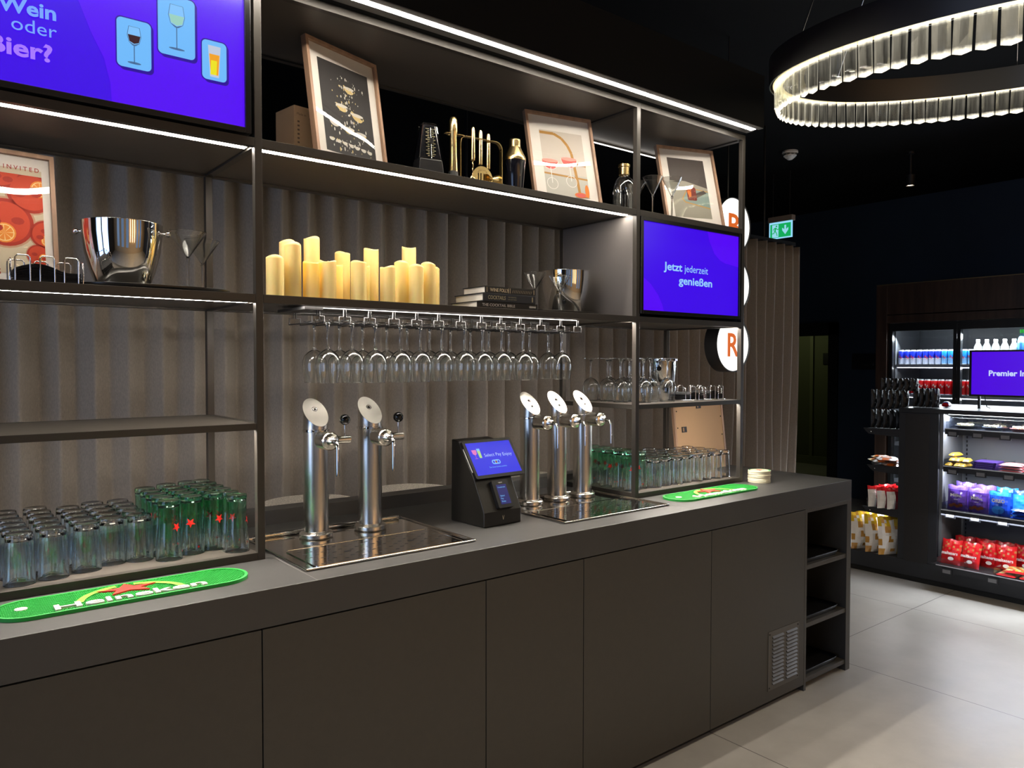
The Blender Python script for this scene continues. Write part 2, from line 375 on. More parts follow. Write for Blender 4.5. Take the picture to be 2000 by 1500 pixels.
# doorway and the dim room behind it
M_df = mat('black door frame', (0.004, 0.004, 0.004, 1), 0.5)
df = MB(); fwid = 0.11
df.box(WX-0.03, WX+0.13, DY0-fwid, DY0, 0, DZ+0.14); df.box(WX-0.03, WX+0.13, DY1, DY1+fwid, 0, DZ+0.14); df.box(WX-0.03, WX+0.13, DY0-fwid, DY1+fwid, DZ, DZ+0.14)
struct(df.build('door_1', M_df))
M_olive = mat('olive corridor wall', (0.10, 0.11, 0.055, 1), 0.7)
cr = MB(); cr.box(8.6, 8.7, 1.8, 6.5, 0, 2.6); cr.box(WX+0.12, 8.6, 6.4, 6.5, 0, 2.6); cr.box(WX+0.12, 8.6, 1.8, 1.9, 0, 2.6); cr.box(WX+0.12, 8.7, 1.8, 6.5, 2.6, 2.65)
struct(cr.build('wall_corridor', M_olive))
sk = MB(); sk.box(8.55, 8.6, 1.9, 6.4, 0.0, 0.12); sk.box(8.57, 8.6, 3.95, 4.0, 0.12, 2.6)
struct(sk.build('baseboard_corridor', mat('pale olive trim', (0.16, 0.17, 0.09, 1), 0.6)))
light('corridor_glow', 'POINT', (7.6, 4.2, 2.2), 5.5, (0.95, 1.0, 0.55), shadow_soft_size=0.2)
tk = MB().box(8.585, 8.6, 3.55, 3.80, 1.50, 1.67); tk.box(8.58, 8.586, 3.60, 3.72, 1.55, 1.63, 1)
tag(tk.build('door_sign', [M_black, mat('dim sign grey', (0.05, 0.05, 0.04, 1), .6)]), 'small black sign plate on the olive corridor wall', 'sign')
# black wayfinding sign on the dark blue wall
P = Plane((WX-0.012, 1.98, 1.535), (0, -1, 0), (0, 0, 1))
sg = MB().box(WX-0.012, WX, 1.845, 2.118, 1.447, 1.622)
M_signt = mat('dim sign lettering', (0.05, 0.05, 0.052, 1), 0.5)
sg.text(P, 'Toiletten', -0.04, -0.045, 0.022, 0.001, 1, width=0.11); sg.text(P, '<', -0.10, -0.045, 0.018, 0.001, 1); sg.rect(P, 0.095, 0.11, -0.045, -0.015, 0.001, 1)
tag(sg.build('wall_sign', [M_black, M_signt]), 'black direction sign on the dark wall beside the doorway', 'sign')

# ------------------------------------------------------------------ counter: worktop and base cabinets
CXL = -3.3
wt = MB().box(CXL, XE, YC, D, ZW, ZC)
w_ = thing('worktop', 'long dark grey laminate worktop running under the shelving', 'worktop', (0, 0, ZW))
wt.build('slab', M_top, w_, True, bevel=0.0015)
for xs_ in (-1.2605, 0.3005): MB().box(xs_, xs_+0.0012, YC+0.001, -0.002, ZC-0.0003, ZC+0.0003).build('joint_line', mat('pale joint', (0.22, 0.21, 0.2, 1), .5), w_, True)
MB().box(CXL, 1.05, D, D+0.085, ZW, 0.99).build('rear_upstand', M_top, w_, True, bevel=0.0015)
seams = [CXL, -2.11, -1.4092, -0.7082, -0.2905, 0.4198, 1.1147]
where = ['off to the left end of the counter', 'below the left beer mat', 'below the two-tap drip tray', 'narrow one below the payment kiosk', 'below the three-tap drip tray', 'with a vent grille, beside the open niches']
for i in range(6):
    x0, x1 = seams[i], seams[i+1]
    t = thing('base_cabinet', 'dark handleless base cabinet ' + where[i], 'cabinet', ((x0+x1)/2, 0, 0), group='handleless cabinets along the counter front')
    MB().box(x0, x1, YC+0.022, D-0.01, 0.05, ZW-0.001).build('carcass', M_in, t, True)
    dr = MB().box(x0+0.0015, x1-0.0015, YC, YC+0.02, 0.03, ZW-0.004).build('door', M_door, t, True, bevel=0.0008)
    MB().box(x0, x1, YC+0.03, D-0.01, 0.0, 0.05).build('plinth', M_in, t, True)
    if i == 5:
        g = MB(); gx0, gx1, gz0, gz1 = 0.824, 1.068, 0.078, 0.338
        g.box(gx0, gx1, YC-0.002, YC-0.0002, gz0, gz1)
        for cx0, cx1 in ((gx0+0.03, gx0+0.115), (gx0+0.14, gx0+0.225)):
            for k in range(13):
                z = gz0+0.022+k*0.017
                g.add([(cx0, YC-0.002, z), (cx1, YC-0.002, z), (cx1, YC-0.009, z+0.003), (cx0, YC-0.009, z+0.003), (cx0, YC-0.002, z+0.010), (cx1, YC-0.002, z+0.010)],
                      [(0, 1, 2, 3), (3, 2, 5, 4), (0, 3, 4), (1, 5, 2)])
        for sx_ in (gx0+0.01, gx1-0.01):
            for sz in (gz0+0.012, gz1-0.012): g.sphere((sx_, YC-0.002, sz), 0.004, 1, 8)
        g.build('vent_grille', [mat('painted grille steel', (0.075, 0.07, 0.062, 1), 0.4), M_black], dr, True)
# open niche unit at the right end
t = thing('open_shelf_unit', 'open dark niche unit with three compartments at the counter end', 'cabinet', (1.32, 0, 0))
c = MB(); x0, x1 = 1.1147, XE
c.box(x0, x0+0.018, YC, D, 0.0, ZW-0.001); c.box(x1-0.04, x1, YC, D, 0.0, ZW-0.001); c.box(x0+0.018, x1-0.04, 0.22, D, 0.0, ZW-0.001)
c.box(x0+0.018, x1-0.04, YC, 0.22, ZW-0.018, ZW-0.001)
c.build('carcass', M_door, t, True, bevel=0.0008)
c = MB(); c.box(x0+0.018, x1-0.04, YC+0.02, 0.218, 0.035, 0.042); c.build('floor_panel', M_in, t, True)
for z, nm in ((0.56, 'shelf'), (0.29, 'shelf'), (0.035, 'bottom_shelf')):
    MB().box(x0+0.0181, x1-0.0401, YC+0.004, 0.2199, z-0.001, z+0.020).build(nm, M_door, t, True, bevel=0.0008)
for z, lb in ((0.581, 'upper'), (0.311, 'middle'), (0.056, 'lower')):
    tr = MB(); Pz = Plane((1.305, 0.0, z), (1, 0, 0), (0, 1, 0))
    rr = round_rect(-0.155, 0.155, -0.27, 0.19, 0.03)
    tr.prism(Pz, rr, 0.0, 0.004, 0)
    ri = round_rect(-0.150, 0.150, -0.265, 0.185, 0.026); n = len(rr)
    rr2 = round_rect(-0.165, 0.165, -0.28, 0.20, 0.035)
    tr.add([Pz(*p, 0.003) for p in rr]+[Pz(*p, 0.022) for p in rr2]+[Pz(*p, 0.022) for p in round_rect(-0.161, 0.161, -0.276, 0.196, 0.033)],
           [(i, (i+1) % n, n+(i+1) % n, n+i) for i in range(n)]+[(n+i, n+(i+1) % n, 2*n+(i+1) % n, 2*n+i) for i in range(n)], 0, True)
    tag(tr.build('serving_tray', M_black), 'black serving tray lying in the ' + lb + ' open niche of the counter', 'tray', 'serving trays in the counter niches')

# ------------------------------------------------------------------ shelving unit
sh = thing('back_bar_shelf', 'tall anthracite metal shelving unit standing on the counter', 'shelf', (0, 0, ZC))
def post(x0, y0, z0=ZC, z1=ZT):
    MB().box(x0, x0+PW, y0, y0+PW, z0, z1).build('post', M_frame, sh, True, bevel=0.001)
for x in (XL, XA0, XB0, XC0):
    post(x, 0); post(x, D-PW+0.022)
DB = D+0.022
def beam(x0, x1, y0, z0, z1, y1=None):
    MB().box(x0, x1, y0, PW+y0 if y1 is None else y1, z0, z1).build('beam', M_frame, sh, True, bevel=0.0008)
bays = {'L': (XL+PW, XA0), 'M': (XA1, XB0), 'R': (XB1, XC0)}
def level(bay, z0, z1, board=True):
    x0, x1 = bays[bay]
    beam(x0, x1, 0, z0, z1); beam(x0, x1, D, z0, z1)
    if board: MB().box(x0, x1, PW, D, z1-(0.012 if z1 == ZR1 else 0.018), z1-0.0004).build('shelf_board', M_board, sh, True)
for b in 'LMR':
    level(b, ZU0, ZU1); level(b, ZM0, ZM1); level(b, ZT-0.0245, ZT-0.0005)
level('L', ZR0, ZR1); level('R', ZR0, ZR1)
level('L', ZC+0.0005, ZB); level('R', ZC+0.0005, ZB)
for x in (XL, XA0, XB0, XC0):                       # side rails, front to back
    for z0, z1 in ((ZT-0.0245, ZT-0.0005), (ZU0, ZU1), (ZM0, ZM1)):
        MB().box(x, x+PW, PW, D, z0, z1).build('side_rail', M_frame, sh, True)
    if x != XA0 or True:
        for z0, z1 in ((ZR0, ZR1), (ZC+0.0005, ZB)): MB().box(x, x+PW, PW, D, z0, z1).build('side_rail', M_frame, sh, True)
# grey cheeks of the screen niche
MB().box(XB0+0.002, XB0+0.012, PW, D, ZM1, ZU0).build('side_panel', M_panel, sh, True)
MB().box(XC0+0.010, XC0+0.020, PW, D, ZM1, ZU0).build('side_panel', M_panel, sh, True)
MB().box(XB1, XC0, D-0.01, D, ZM1, ZU0).build('back_panel', M_black, sh, True)
def led(x0, x1, z, y0=0.045, y1=0.069, m=None, dz=0.0008):
    MB().box(x0+0.006, x1-0.006, y0, y1, z-dz, z+0.0003).build('led_strip', m or M_led, sh, True)
led(*bays['L'], ZU1-0.018); led(*bays['M'], ZU1-0.018)
led(*bays['L'], ZM1-0.018, 0.050, 0.062, dz=0.0042); led(*bays['M'], ZM1-0.018, 0.024, 0.048, m=M_ledlow); led(*bays['R'], ZM1-0.018, 0.024, 0.040, m=M_ledlow)
led(*bays['L'], ZR1-0.012, 0.024, 0.050, m=M_ledlow); led(*bays['R'], ZR1-0.012, 0.024, 0.050, m=M_ledlow)
MB().box(0.36, 1.03, D-0.004, D-0.0005, ZT-0.034, ZT-0.030).build('led_strip', emit('rear strip diffuser', (1.0, 0.93, 0.85, 1), 6.0), sh, True)

# canopy above the shelf with the long strip light
cp = thing('light_canopy', 'dark boxed canopy with a bright strip light above the shelving', 'canopy', (0, 0, ZT))
MB().box(-3.3, 1.022, -0.122, DB, ZT, 2.838).build('box', mat('dark canopy laminate', (0.007, 0.0066, 0.0062, 1), 0.9, 0.0, Specular_IOR_Level=0.15), cp, True)
for x0, x1 in ((-3.2, 0.262), (0.272, 1.0)):
    MB().box(x0, x1, -0.093, -0.068, ZT-0.003, ZT-0.0005).build('led_strip', M_ledt, cp, True)
fr = MB(); fr.box(-3.3, 1.02, -0.12, -0.094, ZT-0.0025, ZT-0.0002); fr.box(-3.3, 1.02, -0.067, -0.03, ZT-0.0025, ZT-0.0002)
fr.build('bottom_trim', mat('warm grey trim', (0.11, 0.105, 0.095, 1), 0.4), cp, True)

# ------------------------------------------------------------------ curtain
def curtain():
    t = thing('curtain', 'floor-length pleated grey-brown curtain hanging behind the bar', 'curtain', (0, 1.1, 0))
    m = MB(); P_ = 0.122; x0, x1 = -4.6, 3.33; n = int((x1-x0)/P_*14); rows = 26
    vs = []
    for j in range(rows+1):
        z = 0.02+(2.415-0.02)*j/rows; low = 1-j/rows
        for i in range(n+1):
            x = x0+(x1-x0)*i/n; ph = 2*math.pi*(x+0.043)/P_
            amp = (0.040-0.010*low)*(1+0.3*math.sin(x*2.3+1)+0.2*math.sin(x*5.1))
            wob = low*(0.034*math.sin(x*8+z*1.8)+0.020*math.sin(x*17.7+1.3-z*1.1))
            vs.append((x+0.005*math.sin(2*ph)+wob*0.4, 1.1+amp*math.sin(ph)+wob, z))
    W = n+1
    m.add(vs, [(j*W+i, j*W+i+1, (j+1)*W+i+1, (j+1)*W+i) for j in range(rows) for i in range(n)], 0, True)
    o = m.build('fabric', M_curt, t, True)
    md = o.modifiers.new('s', 'SOLIDIFY'); md.thickness = 0.003
    MB().box(-4.6, 3.28, 1.07, 1.13, 2.418, 2.445).build('curtain_rail', M_black, t, True)
    r = MB()
    for x in (-2.0, 0.2, 2.9): r.tube([(x, 1.1, 2.445), (x, 1.1, ZCEIL)], 0.008)
    r.build('hanger_rod', M_black, t, True)
curtain()

# round speckled seats tucked behind the counter
M_bou = noisy(mat('speckled cream boucle', (0.60, 0.55, 0.47, 1), 0.95), 160, 0.5, bump=0.5)
for i, (x, lb) in enumerate(((-0.80, 'behind the two-tap tray, left one'), (-0.32, 'behind the payment kiosk'), (0.36, 'behind the three-tap tray'))):
    t = thing('bar_stool', 'round speckled cream stool ' + lb, 'stool', (x, 0.80, 0), group='cream stools behind the counter')
    MB().lathe([(0.001, 0.86), (0.19, 0.86), (0.215, 0.88), (0.215, 0.922), (0.195, 0.936), (0.001, 0.940)], 36).build('seat', M_bou, t)
    MB().lathe([(0.02, 0.02), (0.02, 0.86)], 14).build('stem', M_blackm, t)
    MB().lathe([(0.0, 0.0), (0.2, 0.0), (0.2, 0.012), (0.03, 0.02), (0.0, 0.02)], 32).build('foot', M_blackm, t)

# ------------------------------------------------------------------ screens on the shelf
M_vio = emit('violet screen', S(62, 0, 232), 1.0); M_vio2 = emit('brighter violet screen', S(84, 0, 246), 1.0)
M_sky = emit('screen light blue', S(110, 185, 250), 1.0); M_skyt = emit('screen lettering blue', S(120, 165, 255), 1.0)
M_lav = emit('screen lettering lavender', S(165, 120, 255), 1.0); M_shadow = emit('screen deep violet', S(38, 0, 150), 1.0)
def screen(name, label, x0, x1, z0, z1, bz=0.016):
    t = thing(name, label, 'screen', ((x0+x1)/2, 0.0, z0))
    b = MB(); b.box(x0-bz, x1+bz, 0.006, 0.05, z0-bz, z1+bz)
    for a in ((x0-bz, x0, z0-bz, z1+bz), (x1, x1+bz, z0-bz, z1+bz), (x0, x1, z0-bz, z0), (x0, x1, z1, z1+bz)): b.box(a[0], a[1], -0.006, 0.006, a[2], a[3])
    b.build('bezel', M_bezel, t, True, bevel=0.001)
    return t, Plane((0, 0.004, 0), (1, 0, 0), (0, 0, 1))
t, P = screen('menu_screen', 'large violet screen with drink pictures, top of the left bay', -2.02, -1.337, 2.177, 2.562)
m = MB(); m.rect(P, -2.02, -1.337, 2.177, 2.562, 0, 0)
cv = [(-1.80, 2.562), (-1.770, 2.47), (-1.747, 2.409), (-1.721, 2.341), (-1.693, 2.285), (-1.679, 2.224), (-1.676, 2.177), (-1.337, 2.177), (-1.337, 2.562)]
m.flat(P, cv, 0.0004, 1)
def card(u0, u1, v0, v1):
    m.flat(P, round_rect(u0+0.006, u1+0.006, v0-0.008, v1-0.004, 0.012), 0.0006, 5); m.flat(P, round_rect(u0-0.003, u1+0.003, v0-0.003, v1+0.003, 0.014), 0.0007, 5)
    m.flat(P, round_rect(u0, u1, v0, v1, 0.012), 0.0008, 2)
card(-1.663, -1.581, 2.275, 2.400); card(-1.564, -1.470, 2.332, 2.490); card(-1.452, -1.386, 2.291, 2.398)
def wine_icon(cx, z0, h, fill, w=0.32):
    r = h*w/2; zb = z0+h*0.52
    m.disc(P, cx, z0+0.002, r*0.95, 0.003, 0.0010, 3); m.rect(P, cx-0.0012, cx+0.0012, z0, zb, 0.0010, 3)
    o = [(cx-r*0.78, z0+h), (cx-r, z0+h*0.75), (cx-r*0.75, z0+h*0.57), (cx-r*.2, zb-0.003), (cx+r*.2, zb-0.003), (cx+r*0.75, z0+h*0.57), (cx+r, z0+h*0.75), (cx+r*0.78, z0+h)]
    m.flat(P, o, 0.0010, 3)
    i = [(cx-(r-.0014)*0.78, z0+h-.001), (cx-(r-.0014), z0+h*0.75), (cx-(r-.0014)*0.75, z0+h*0.575), (cx, zb), (cx+(r-.0014)*0.75, z0+h*0.575), (cx+(r-.0014), z0+h*0.75), (cx+(r-.0014)*0.78, z0+h-.001)]
    m.flat(P, i, 0.0012, 6)
    f = [(cx-(r-.002), z0+h*0.77), (cx-(r-.002)*0.75, z0+h*0.59), (cx, zb+.002), (cx+(r-.002)*0.75, z0+h*0.59), (cx+(r-.002), z0+h*0.77)]
    m.flat(P, f[::1], 0.0014, fill)
wine_icon(-1.622, 2.287, 0.095, 4, 0.36); wine_icon(-1.517, 2.350, 0.118, 7, 0.36)
zb = 2.300
m.flat(P, [(-1.431, zb), (-1.407, zb), (-1.402, zb+0.085), (-1.436, zb+0.085)], 0.0010, 8)
m.flat(P, [(-1.429, zb+.006), (-1.409, zb+.006), (-1.405, zb+0.062), (-1.433, zb+0.062)], 0.0012, 9)
m.flat(P, [(-1.430, zb+.006), (-1.414, zb+.006), (-1.412, zb+0.045), (-1.428, zb+0.045)], 0.0013, 10)
for dx in (0.0,):
    m.text(P, 'Wein', -1.797, 2.349, 0.034, 0.0012, 11, 'R', width=0.120, bold=0.028, slope=0.04)
    m.text(P, 'oder', -1.796, 2.305, 0.032, 0.0012, 11, 'R', width=0.094, bold=0.0, slope=0.0)
    m.text(P, 'Bier?', -1.806, 2.245, 0.040, 0.0012, 12, 'R', width=0.132, bold=0.028, slope=0.0)
m.build('display', [M_vio, M_vio2, M_sky, emit('screen glass outline', S(70, 105, 150), 1), emit('screen red wine', S(50, 14, 28), 1), M_shadow,
        emit('screen pale glass', S(125, 192, 250), 1), emit('screen white wine', S(150, 205, 190), 1), emit('screen beer foam', S(190, 200, 220), 1),
        emit('screen beer', S(240, 160, 30), 1), emit('screen yellow beer', S(235, 225, 30), 1), M_skyt, M_lav], t, True)
t, P = screen('menu_screen', 'smaller violet screen reading Jetzt jederzeit geniessen, right bay', 0.334, 1.012, 1.737, 2.113)
m = MB(); m.rect(P, 0.334, 1.012, 1.737, 2.113, 0, 0)
m.flat(P, [(0.775, 2.113), (0.79, 2.07), (0.827, 2.017), (0.87, 1.99), (0.905, 1.98), (1.012, 1.970), (1.012, 2.113)], 0.0004, 1)
m.flat(P, [(0.334, 1.737), (0.475, 1.737), (0.465, 1.765), (0.436, 1.807), (0.39, 1.85), (0.334, 1.88)], 0.0004, 1)
m.text(P, 'Jetzt', 0.472, 1.918, 0.034, 0.0012, 2, 'L', width=0.125, bold=0.022)
m.text(P, 'jederzeit', 0.612, 1.918, 0.032, 0.0012, 2, 'L', width=0.168)
m.text(P, 'genie\u00dfen', 0.573, 1.862, 0.034, 0.0012, 2, 'L', width=0.238, bold=0.022)
m.build('display', [M_vio, M_vio2, emit('screen pale lettering', S(150, 205, 255), 1)], t, True)

# ------------------------------------------------------------------ round BAR light signs
M_sign = emit('lit opal sign face', (1.0, 0.97, 0.90, 1), 1.6); M_or = emit('lit orange letter', S(222, 105, 40), 0.95)
for z, ch, lb in ((2.255, 'B', 'topmost, behind the top picture'), (1.935, 'A', 'middle one, mostly hidden by the right screen'), (1.615, 'R', 'lowest, at the right shelf')):
    t = thing('light_sign', 'round lit sign with orange letter %s, %s' % (ch, lb), 'sign', (1.395, 0.30, z), group='round letter lamps spelling BAR')
    MY = T(0, 0, 0) @ Matrix.Rotation(R(90), 4, 'X')
    MB().lathe([(0.0001, -0.075), (0.150, -0.075), (0.150, 0.004), (0.144, 0.004), (0.144, -0.002)], 48, 0, MY).build('housing', M_blackm, t)
    MB().lathe([(0.144, -0.002), (0.0001, -0.001)], 48, 0, MY, False).build('face', M_sign, t)
    PP = Plane((0, 0, 0), (1, 0, 0), (0, 0, 1))
    MB().text(PP, ch, 0.0, -0.064, 0.125, 0.002, 0, 'C', width=0.10 if ch != 'A' else 0.115, bold=0.014, thick=0.002).build('letter', M_or, t)
    MB().tube([(0, 0.04, 0.149), (0, 0.04, {'B': ZCEIL-2.255, 'A': 0.172, 'R': 0.172}[ch])], 0.004, 8).build('suspension_rod', M_blackm, t)

# ------------------------------------------------------------------ framed pictures
PWD, PHT = 0.32, 0.42
def picture(label, x, y, yaw, lean, z0, w=PWD, h=PHT, draw=None, name='framed_picture', mats=None):
    t = thing(name, label, 'picture', (x, y, z0), 0)
    ex = Vector((math.cos(yaw), math.sin(yaw), 0)); n = Vector((-math.sin(yaw), math.cos(yaw), 0))
    ey = Vector((n.x*math.sin(lean), n.y*math.sin(lean), math.cos(lean)))
    Pp = Plane((0, 0, 0), ex, ey)      # local to the thing; front face
    f = MB(); b = 0.011
    for a in ((-w/2, -w/2+b, 0, h), (w/2-b, w/2, 0, h), (-w/2+b, w/2-b, 0, b), (-w/2+b, w/2-b, h-b, h)):
        f.prism(Pp, [(a[0], a[2]), (a[1], a[2]), (a[1], a[3]), (a[0], a[3])], -0.022, 0.0)
    f.build('frame', M_oak, t)
    g = MB(); g.rect(Pp, -w/2+b, w/2-b, b, h-b, -0.012, 0)
    if draw: draw(g, Pp, w, h)
    g.build('print', [M_mat]+(mats or []), t)
    MB().prism(Pp, [(-w/2+b, b), (w/2-b, b), (w/2-b, h-b), (-w/2+b, h-b)], -0.020, -0.0135).build('backing_board', mat('brown hardboard', (0.42, 0.27, 0.15, 1), .7), t)
    MB().rect(Pp, -w/2+b, w/2-b, b, h-b, -0.007, 0).build('glass_pane', M_art, t)
    return t
def mm(n, c, r=0.6): return mat(n, S(*c), r)
def d1(g, P, w, h):
    g.rect(P, -0.110, 0.116, 0.052, 0.365, -0.0115, 1)
    rnd = random.Random(3)
    def coupe(cx, cy, s, rot, mi):
        pts = []
        for a in range(0, 181, 15): pts.append((math.cos(R(a+180))*s, math.sin(R(a+180))*s*0.75))
        c_, s_ = math.cos(R(rot)), math.sin(R(rot))
        g.flat(P, [(cx+p[0]*c_-p[1]*s_, cy+p[0]*s_+p[1]*c_) for p in pts], -0.0108, mi)
        g.disc(P, cx, cy, s, s*0.22, -0.0104, 3, 20)
    coupe(0.018, 0.292, 0.024, -20, 2); coupe(-0.022, 0.222, 0.026, -15, 2); coupe(0.045, 0.205, 0.028, -25, 2)
    for cx, cy in ((-0.062, 0.16), (0.0, 0.148), (0.055, 0.142)): coupe(cx, cy, 0.024, rnd.uniform(-15, 15), 2 if cx > -0.03 else 3)
    for k in range(7): coupe(-0.082+k*0.028, 0.098-0.002*k, 0.012, rnd.uniform(-25, 25), 3)
    for k in range(150):
        cx = rnd.gauss(0.01, 0.03); cy = rnd.uniform(0.06, 0.33); s = rnd.uniform(0.0006, 0.003)
        if cy < 0.17: cx = rnd.uniform(-0.085, 0.09)
        if -0.105 < cx < 0.11: g.disc(P, cx, cy, s, s*rnd.uniform(1, 3), -0.0100, rnd.choice((2, 3, 3)), 6)
def d2(g, P, w, h):
    g.rect(P, -0.098, 0.108, 0.052, 0.345, -0.0115, 1)
    g.rect(P, -0.098, 0.108, 0.052, 0.15, -0.0112, 6)
    arc = [(-0.098, 0.332), (-0.03, 0.332), (0.005, 0.315), (0.03, 0.285), (0.045, 0.25), (0.058, 0.12), (0.062, 0.052)]
    for i in range(len(arc)-1):
        a, b = Vector(arc[i]), Vector(arc[i+1]); q = (b-a).normalized(); nn = Vector((-q.y, q.x))*0.0065
        g.flat(P, [tuple(a-nn), tuple(b-nn), tuple(b+nn), tuple(a+nn)], -0.0110, 2)
    g.flat(P, [(-0.098, 0.152), (0.108, 0.140), (0.108, 0.132), (-0.098, 0.144)], -0.0109, 2)
    g.flat(P, [(0.03, 0.215), (0.108, 0.20), (0.108, 0.194), (0.03, 0.208)], -0.0109, 2)
    for cx, cy in ((-0.065, 0.205), (0.028, 0.222)):
        g.ring(P, cx, cy, 0.040, 0.038, -0.0103, 4, a0=180, a1=360); g.rect(P, cx-0.0015, cx+0.0015, cy-0.10, cy-0.03, -0.0103, 4); g.ring(P, cx, cy-0.102, 0.026, 0.024, -0.0102, 4)
        g.flat(P, [(cx+0.037*math.cos(R(a)), cy-0.002+0.036*math.sin(R(a))) for a in range(180, 361, 15)], -0.0104, 3)
        g.disc(P, cx, cy, 0.038, 0.008, -0.0101, 5, 24)
    g.disc(P, 0.065, 0.062, 0.030, 0.012, -0.0100, 7); g.disc(P, 0.098, 0.082, 0.010, 0.030, -0.0099, 7); g.disc(P, 0.065, 0.062, 0.024, 0.009, -0.0098, 3)
def d3(g, P, w, h):
    g.rect(P, -0.105, 0.100, 0.055, 0.365, -0.0115, 1)
    g.flat(P, [(-0.105, 0.055), (0.100, 0.055), (0.100, 0.215), (-0.02, 0.245), (-0.105, 0.25)], -0.0112, 2)
    tr = [(-0.055, 0.150), (-0.02, 0.205), (0.0, 0.212), (0.100, 0.20), (0.100, 0.105), (-0.04, 0.132)]
    g.flat(P, [(u*1.0, v) for u, v in tr], -0.0110, 4)
    g.flat(P, [(-0.047, 0.152), (-0.016, 0.200), (0.0, 0.206), (0.100, 0.194), (0.100, 0.112), (-0.036, 0.138)], -0.0108, 3)
    g.flat(P, [(0.03, 0.16), (0.09, 0.19), (0.075, 0.203), (0.03, 0.185)], -0.0106, 1)
    g.flat(P, round_rect(-0.022, 0.030, 0.145, 0.215, 0.008), -0.0104, 5)
    g.flat(P, [(-0.020, 0.19), (-0.008, 0.212), (0.004, 0.205), (0.0, 0.165), (-0.012, 0.16)], -0.0102, 6)
    rnd = random.Random(5)
    for k in range(14): g.disc(P, rnd.uniform(-0.015, 0.024), rnd.uniform(0.15, 0.2), 0.003, 0.004, -0.0100, rnd.choice((5, 7)), 6)
picture('framed champagne splash print, tallest, at the left of the top shelf', -0.909, 0.161, 0.296, 0.151, ZU1, draw=d1,
        mats=[mm('print charcoal', (34, 30, 29)), mm('print pale gold', (205, 180, 120)), mm('print splash white', (205, 200, 190))])
picture('framed print of two pink coupe cocktails on the top shelf', 0.049, 0.138, -0.213, 0.253, ZU1, draw=d2,
        mats=[mm('print warm grey', (200, 190, 178)), mm('print brass', (176, 128, 56)), mm('print pink drink', (214, 92, 84)), mm('print glass line', (236, 232, 226)), mm('print pink foam', (232, 150, 138)), mm('print table grey', (184, 182, 172)), mm('print orange slice', (222, 122, 30))])
picture('framed print of an orange cocktail on a brass tray, right end of top shelf', 0.842, 0.110, -0.312, 0.275, ZU1, draw=d3,
        mats=[mm('print dark taupe', (70, 62, 58)), mm('print stone grey', (150, 146, 132)), mm('print sage mirror', (128, 148, 142)), mm('print brass rim', (178, 140, 84)), mm('print dark red drink', (112, 34, 20)), mm('print orange peel', (226, 120, 34)), mm('print ice red', (165, 60, 38))])
def d0(g, P, w, h):
    rnd = random.Random(9)
    g.rect(P, -w/2+0.03, w/2-0.03, 0.045, h-0.045, -0.0115, 1)
    g.text(P, 'I N V I T E D', w/2-0.036, h-0.050, 0.012, -0.0095, 2, 'R', width=0.084, bold=0.01)
    g.text(P, 'D R I N K S   A R E', w/2-0.045, 0.040, 0.016, -0.0095, 2, 'R', width=0.23, bold=0.01)
    X0, X1, Y0, Y1 = -w/2+0.03, w/2-0.03, 0.075, h-0.062
    for cx, cy, r in ((0.02, 0.33, 0.052), (0.092, 0.275, 0.058), (0.03, 0.185, 0.066), (0.125, 0.16, 0.040), (-0.08, 0.25, 0.06), (-0.10, 0.13, 0.06), (0.105, 0.10, 0.03), (-0.09, 0.345, 0.04)):
        def cl(p): return (min(max(p[0], X0), X1), min(max(p[1], Y0), Y1))
        for rr, mi, l in ((r*1.08, 5, -0.0112), (r, 3, -0.0109), (r*0.86, 6, -0.0107)):
            g.flat(P, [cl((cx+rr*math.cos(R(a)), cy+rr*math.sin(R(a)))) for a in range(0, 360, 12)], l, mi)
        a = rnd.uniform(0, 360); ox, oy = cx+0.45*r*math.cos(R(a)), cy+0.45*r*math.sin(R(a))
        for rr, mi, l in ((r*0.42, 4, -0.0104), (r*0.36, 7, -0.0103), (r*0.32, 4, -0.0102)):
            g.flat(P, [cl((ox+rr*math.cos(R(q)), oy+rr*math.sin(R(q)))) for q in range(0, 360, 20)], l, mi)
        for q in range(0, 360, 45): g.flat(P, [cl((ox, oy)), cl((ox+r*.33*math.cos(R(q)), oy+r*.33*math.sin(R(q)))), cl((ox+r*.33*math.cos(R(q+7)), oy+r*.33*math.sin(R(q+7))))], -0.0100, 7)
        for q in range(3):
            ux_, uy_ = cx+rnd.uniform(-.5, .5)*r, cy+rnd.uniform(-.5, .5)*r
            g.flat(P, [cl((ux_+r*.2*math.cos(R(a_))*1.2, uy_+r*.16*math.sin(R(a_)))) for a_ in range(0, 360, 40)], -0.0098+q*1e-5, 3)
picture('large framed print of orange-slice cocktails behind the napkin holder', -1.908, 0.255, 0.10, 0.14, ZM1+0.0, 0.30, 0.385, draw=d0,
        mats=[mm('poster cream', (206, 192, 164)), mm('poster red type', (176, 52, 36)), mm('poster deep red drink', (176, 40, 16)), mm('poster orange slice', (236, 140, 44)), mm('poster glass rim', (196, 150, 120)), mm('poster drink red', (206, 62, 26)), mm('poster slice pith', (246, 208, 140))])
